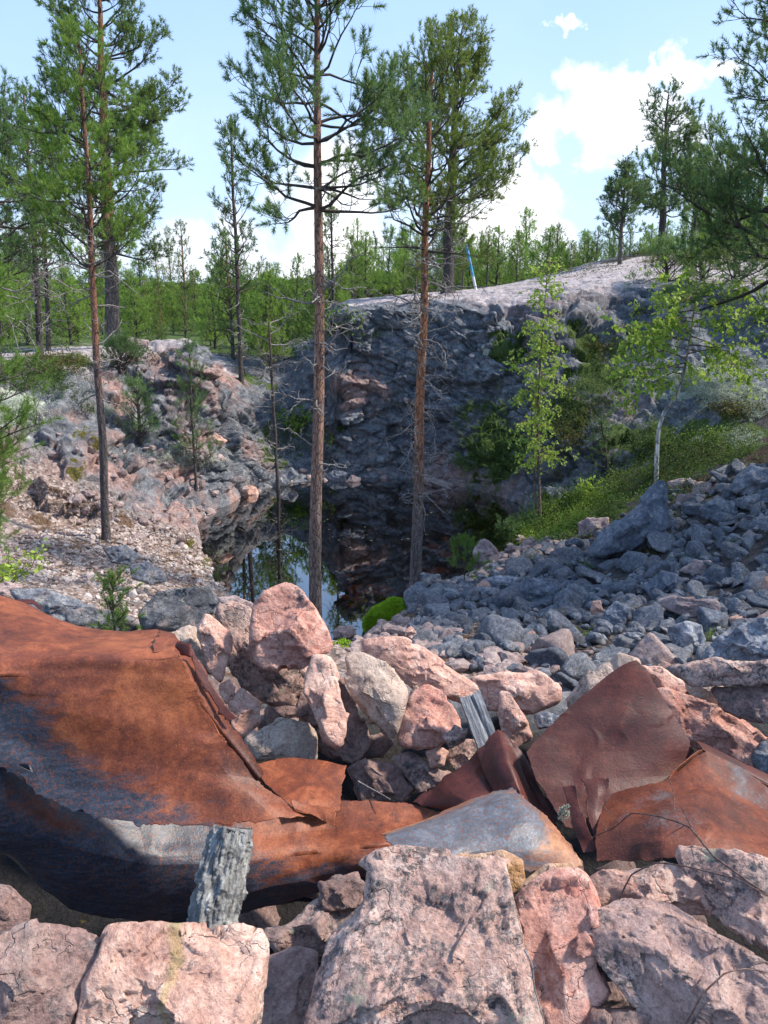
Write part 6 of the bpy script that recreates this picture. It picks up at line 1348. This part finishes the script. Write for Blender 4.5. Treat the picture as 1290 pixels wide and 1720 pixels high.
stick('twig', 'long thin brown twig arching over the bulging rusted sheet at the lower right', [P(1330, 1530, 1.5), P(1200, 1440, 1.62), P(1160, 1390, 1.78), P(1110, 1372, 1.9), P(1060, 1366, 2.0), P(1030, 1390, 2.1), P(985, 1412, 2.2)], .0032, .0014, MTW, 'twig', 5, 4, .004)
stick('twig', 'upright thin twig branching off the long arching one', [P(1162, 1392, 1.78), P(1152, 1370, 1.8), P(1143, 1352, 1.8)], .0018, .001, MTW, 'twig', 0, 5, .002)
stick('twig', 'dark twig curving from the wide pink boulder to the right edge', [P(1040, 1510, 1.62), P(1060, 1470, 1.62), P(1100, 1450, 1.6), P(1150, 1455, 1.5), P(1230, 1475, 1.38), P(1310, 1515, 1.3)], .0024, .0012, MTW, 'twig', 3, 6, .003)
stick('twig', 'dark forked twig lying on the sloping slab at the bottom right', [P(1150, 1725, 1.2), P(1180, 1670, 1.22), P(1215, 1636, 1.24), P(1250, 1628, 1.26), P(1300, 1636, 1.28)], .0024, .0012, MTW, 'twig', 3, 7, .003)
stick('twig', 'pale bare twig hanging down the right side of the centre boulder', [P(880, 1595, 1.33), P(893, 1620, 1.3), P(898, 1660, 1.28), P(912, 1710, 1.25), P(918, 1760, 1.2)], .0024, .0015, MDW, 'twig', 2, 8, .003)
stick('twig', 'whitish forked twig above the lower panel in the gap of the wall', [P(602, 1312, 3.0), P(630, 1328, 2.95), P(664, 1348, 2.85)], .004, .002, MDW, 'twig', 3, 9, .004)
stick('twig', 'curling silvery twig along the trunk foot of the pine with dead twigs', [P(706, 835, 8.9), P(714, 860, 8.85), P(712, 885, 8.85), P(716, 900, 8.85)], .006, .003, MDW, 'twig', 2, 10, .01)
# tuft of grey lichen by the curled sheet
needle_mesh('lichen_tuft', [(np.array(P(946+random.Random(i).uniform(-6, 6), 1368+random.Random(i+9).uniform(-14, 10), 2.42)), unit(np.array([random.Random(i).uniform(-1, 1), -.5, 1])), .01) for i in range(30)], LF_LICH, None, 30, .010, .002, 1)
tag(bpy.data.objects['lichen_tuft'], 'small grey lichen tuft beside the peeling end of the curled sheet', 'lichen')

cover('scree_moss', 'yellow-green moss patches between the scree stones', 'moss', [(975, 1065, 20, 10, 20), (1120, 870, 24, 8, 40), (1240, 970, 16, 6, 20), (985, 955, 16, 8, 25), (1195, 1075, 16, 10, 25), (1235, 915, 10, 6, 15), (820, 960, 20, 6, 30), (895, 940, 40, 10, 60), (1150, 945, 30, 8, 25)], LF_SHRUB, 10, .016, .03, seed=7)
cover('forest_floor', 'low green scrub on the forest floor behind the outcrop', 'undergrowth', [(300, 545, 260, 14, 900), (480, 560, 120, 12, 350), (100, 560, 120, 20, 500), (240, 530, 300, 8, 500)], LF_SHRUB, 9, .075, .28, seed=8)

# specks afloat on the pond
rs7 = np.random.RandomState(4); fl = []
for (px_, py_, rx, ry, k) in [(470, 870, 60, 10, 60), (520, 905, 70, 14, 60), (640, 900, 80, 16, 40), (470, 925, 40, 8, 30), (620, 980, 50, 10, 24), (720, 860, 70, 10, 24), (600, 1050, 20, 12, 14)]:
    for i in range(k//3):
        p_ = PZ(px_+rs7.normal()*rx*.6, py_+rs7.normal()*ry*.6, .004)
        if math.hypot(p_.x-CX, p_.y-CY) < np.interp((math.degrees(math.atan2(p_.y-CY, p_.x-CX)) % 360), AZ, RS)-.1: fl.append(p_)
Vf = []; Ff = []
for p_ in fl:
    n_ = rs7.randint(4, 7); r_ = rs7.uniform(.008, .028); a0 = rs7.uniform(0, 6); k0 = len(Vf)
    for j in range(4): Vf.append((p_.x+r_*math.cos(a0+j*1.57)*rs7.uniform(.6, 1.6), p_.y+r_*math.sin(a0+j*1.57)*rs7.uniform(.4, 1), p_.z+rs7.uniform(0, .003)))
    Ff.append([k0, k0+1, k0+2, k0+3])
fo = link('floating_leaves', mesh_np('floating_leaves', Vf, Ff, False), flat_mat('floating_leaf', (.15, .14, .09))); tag(fo, 'small dead leaves and specks floating on the pond', 'leaves', kind='stuff')
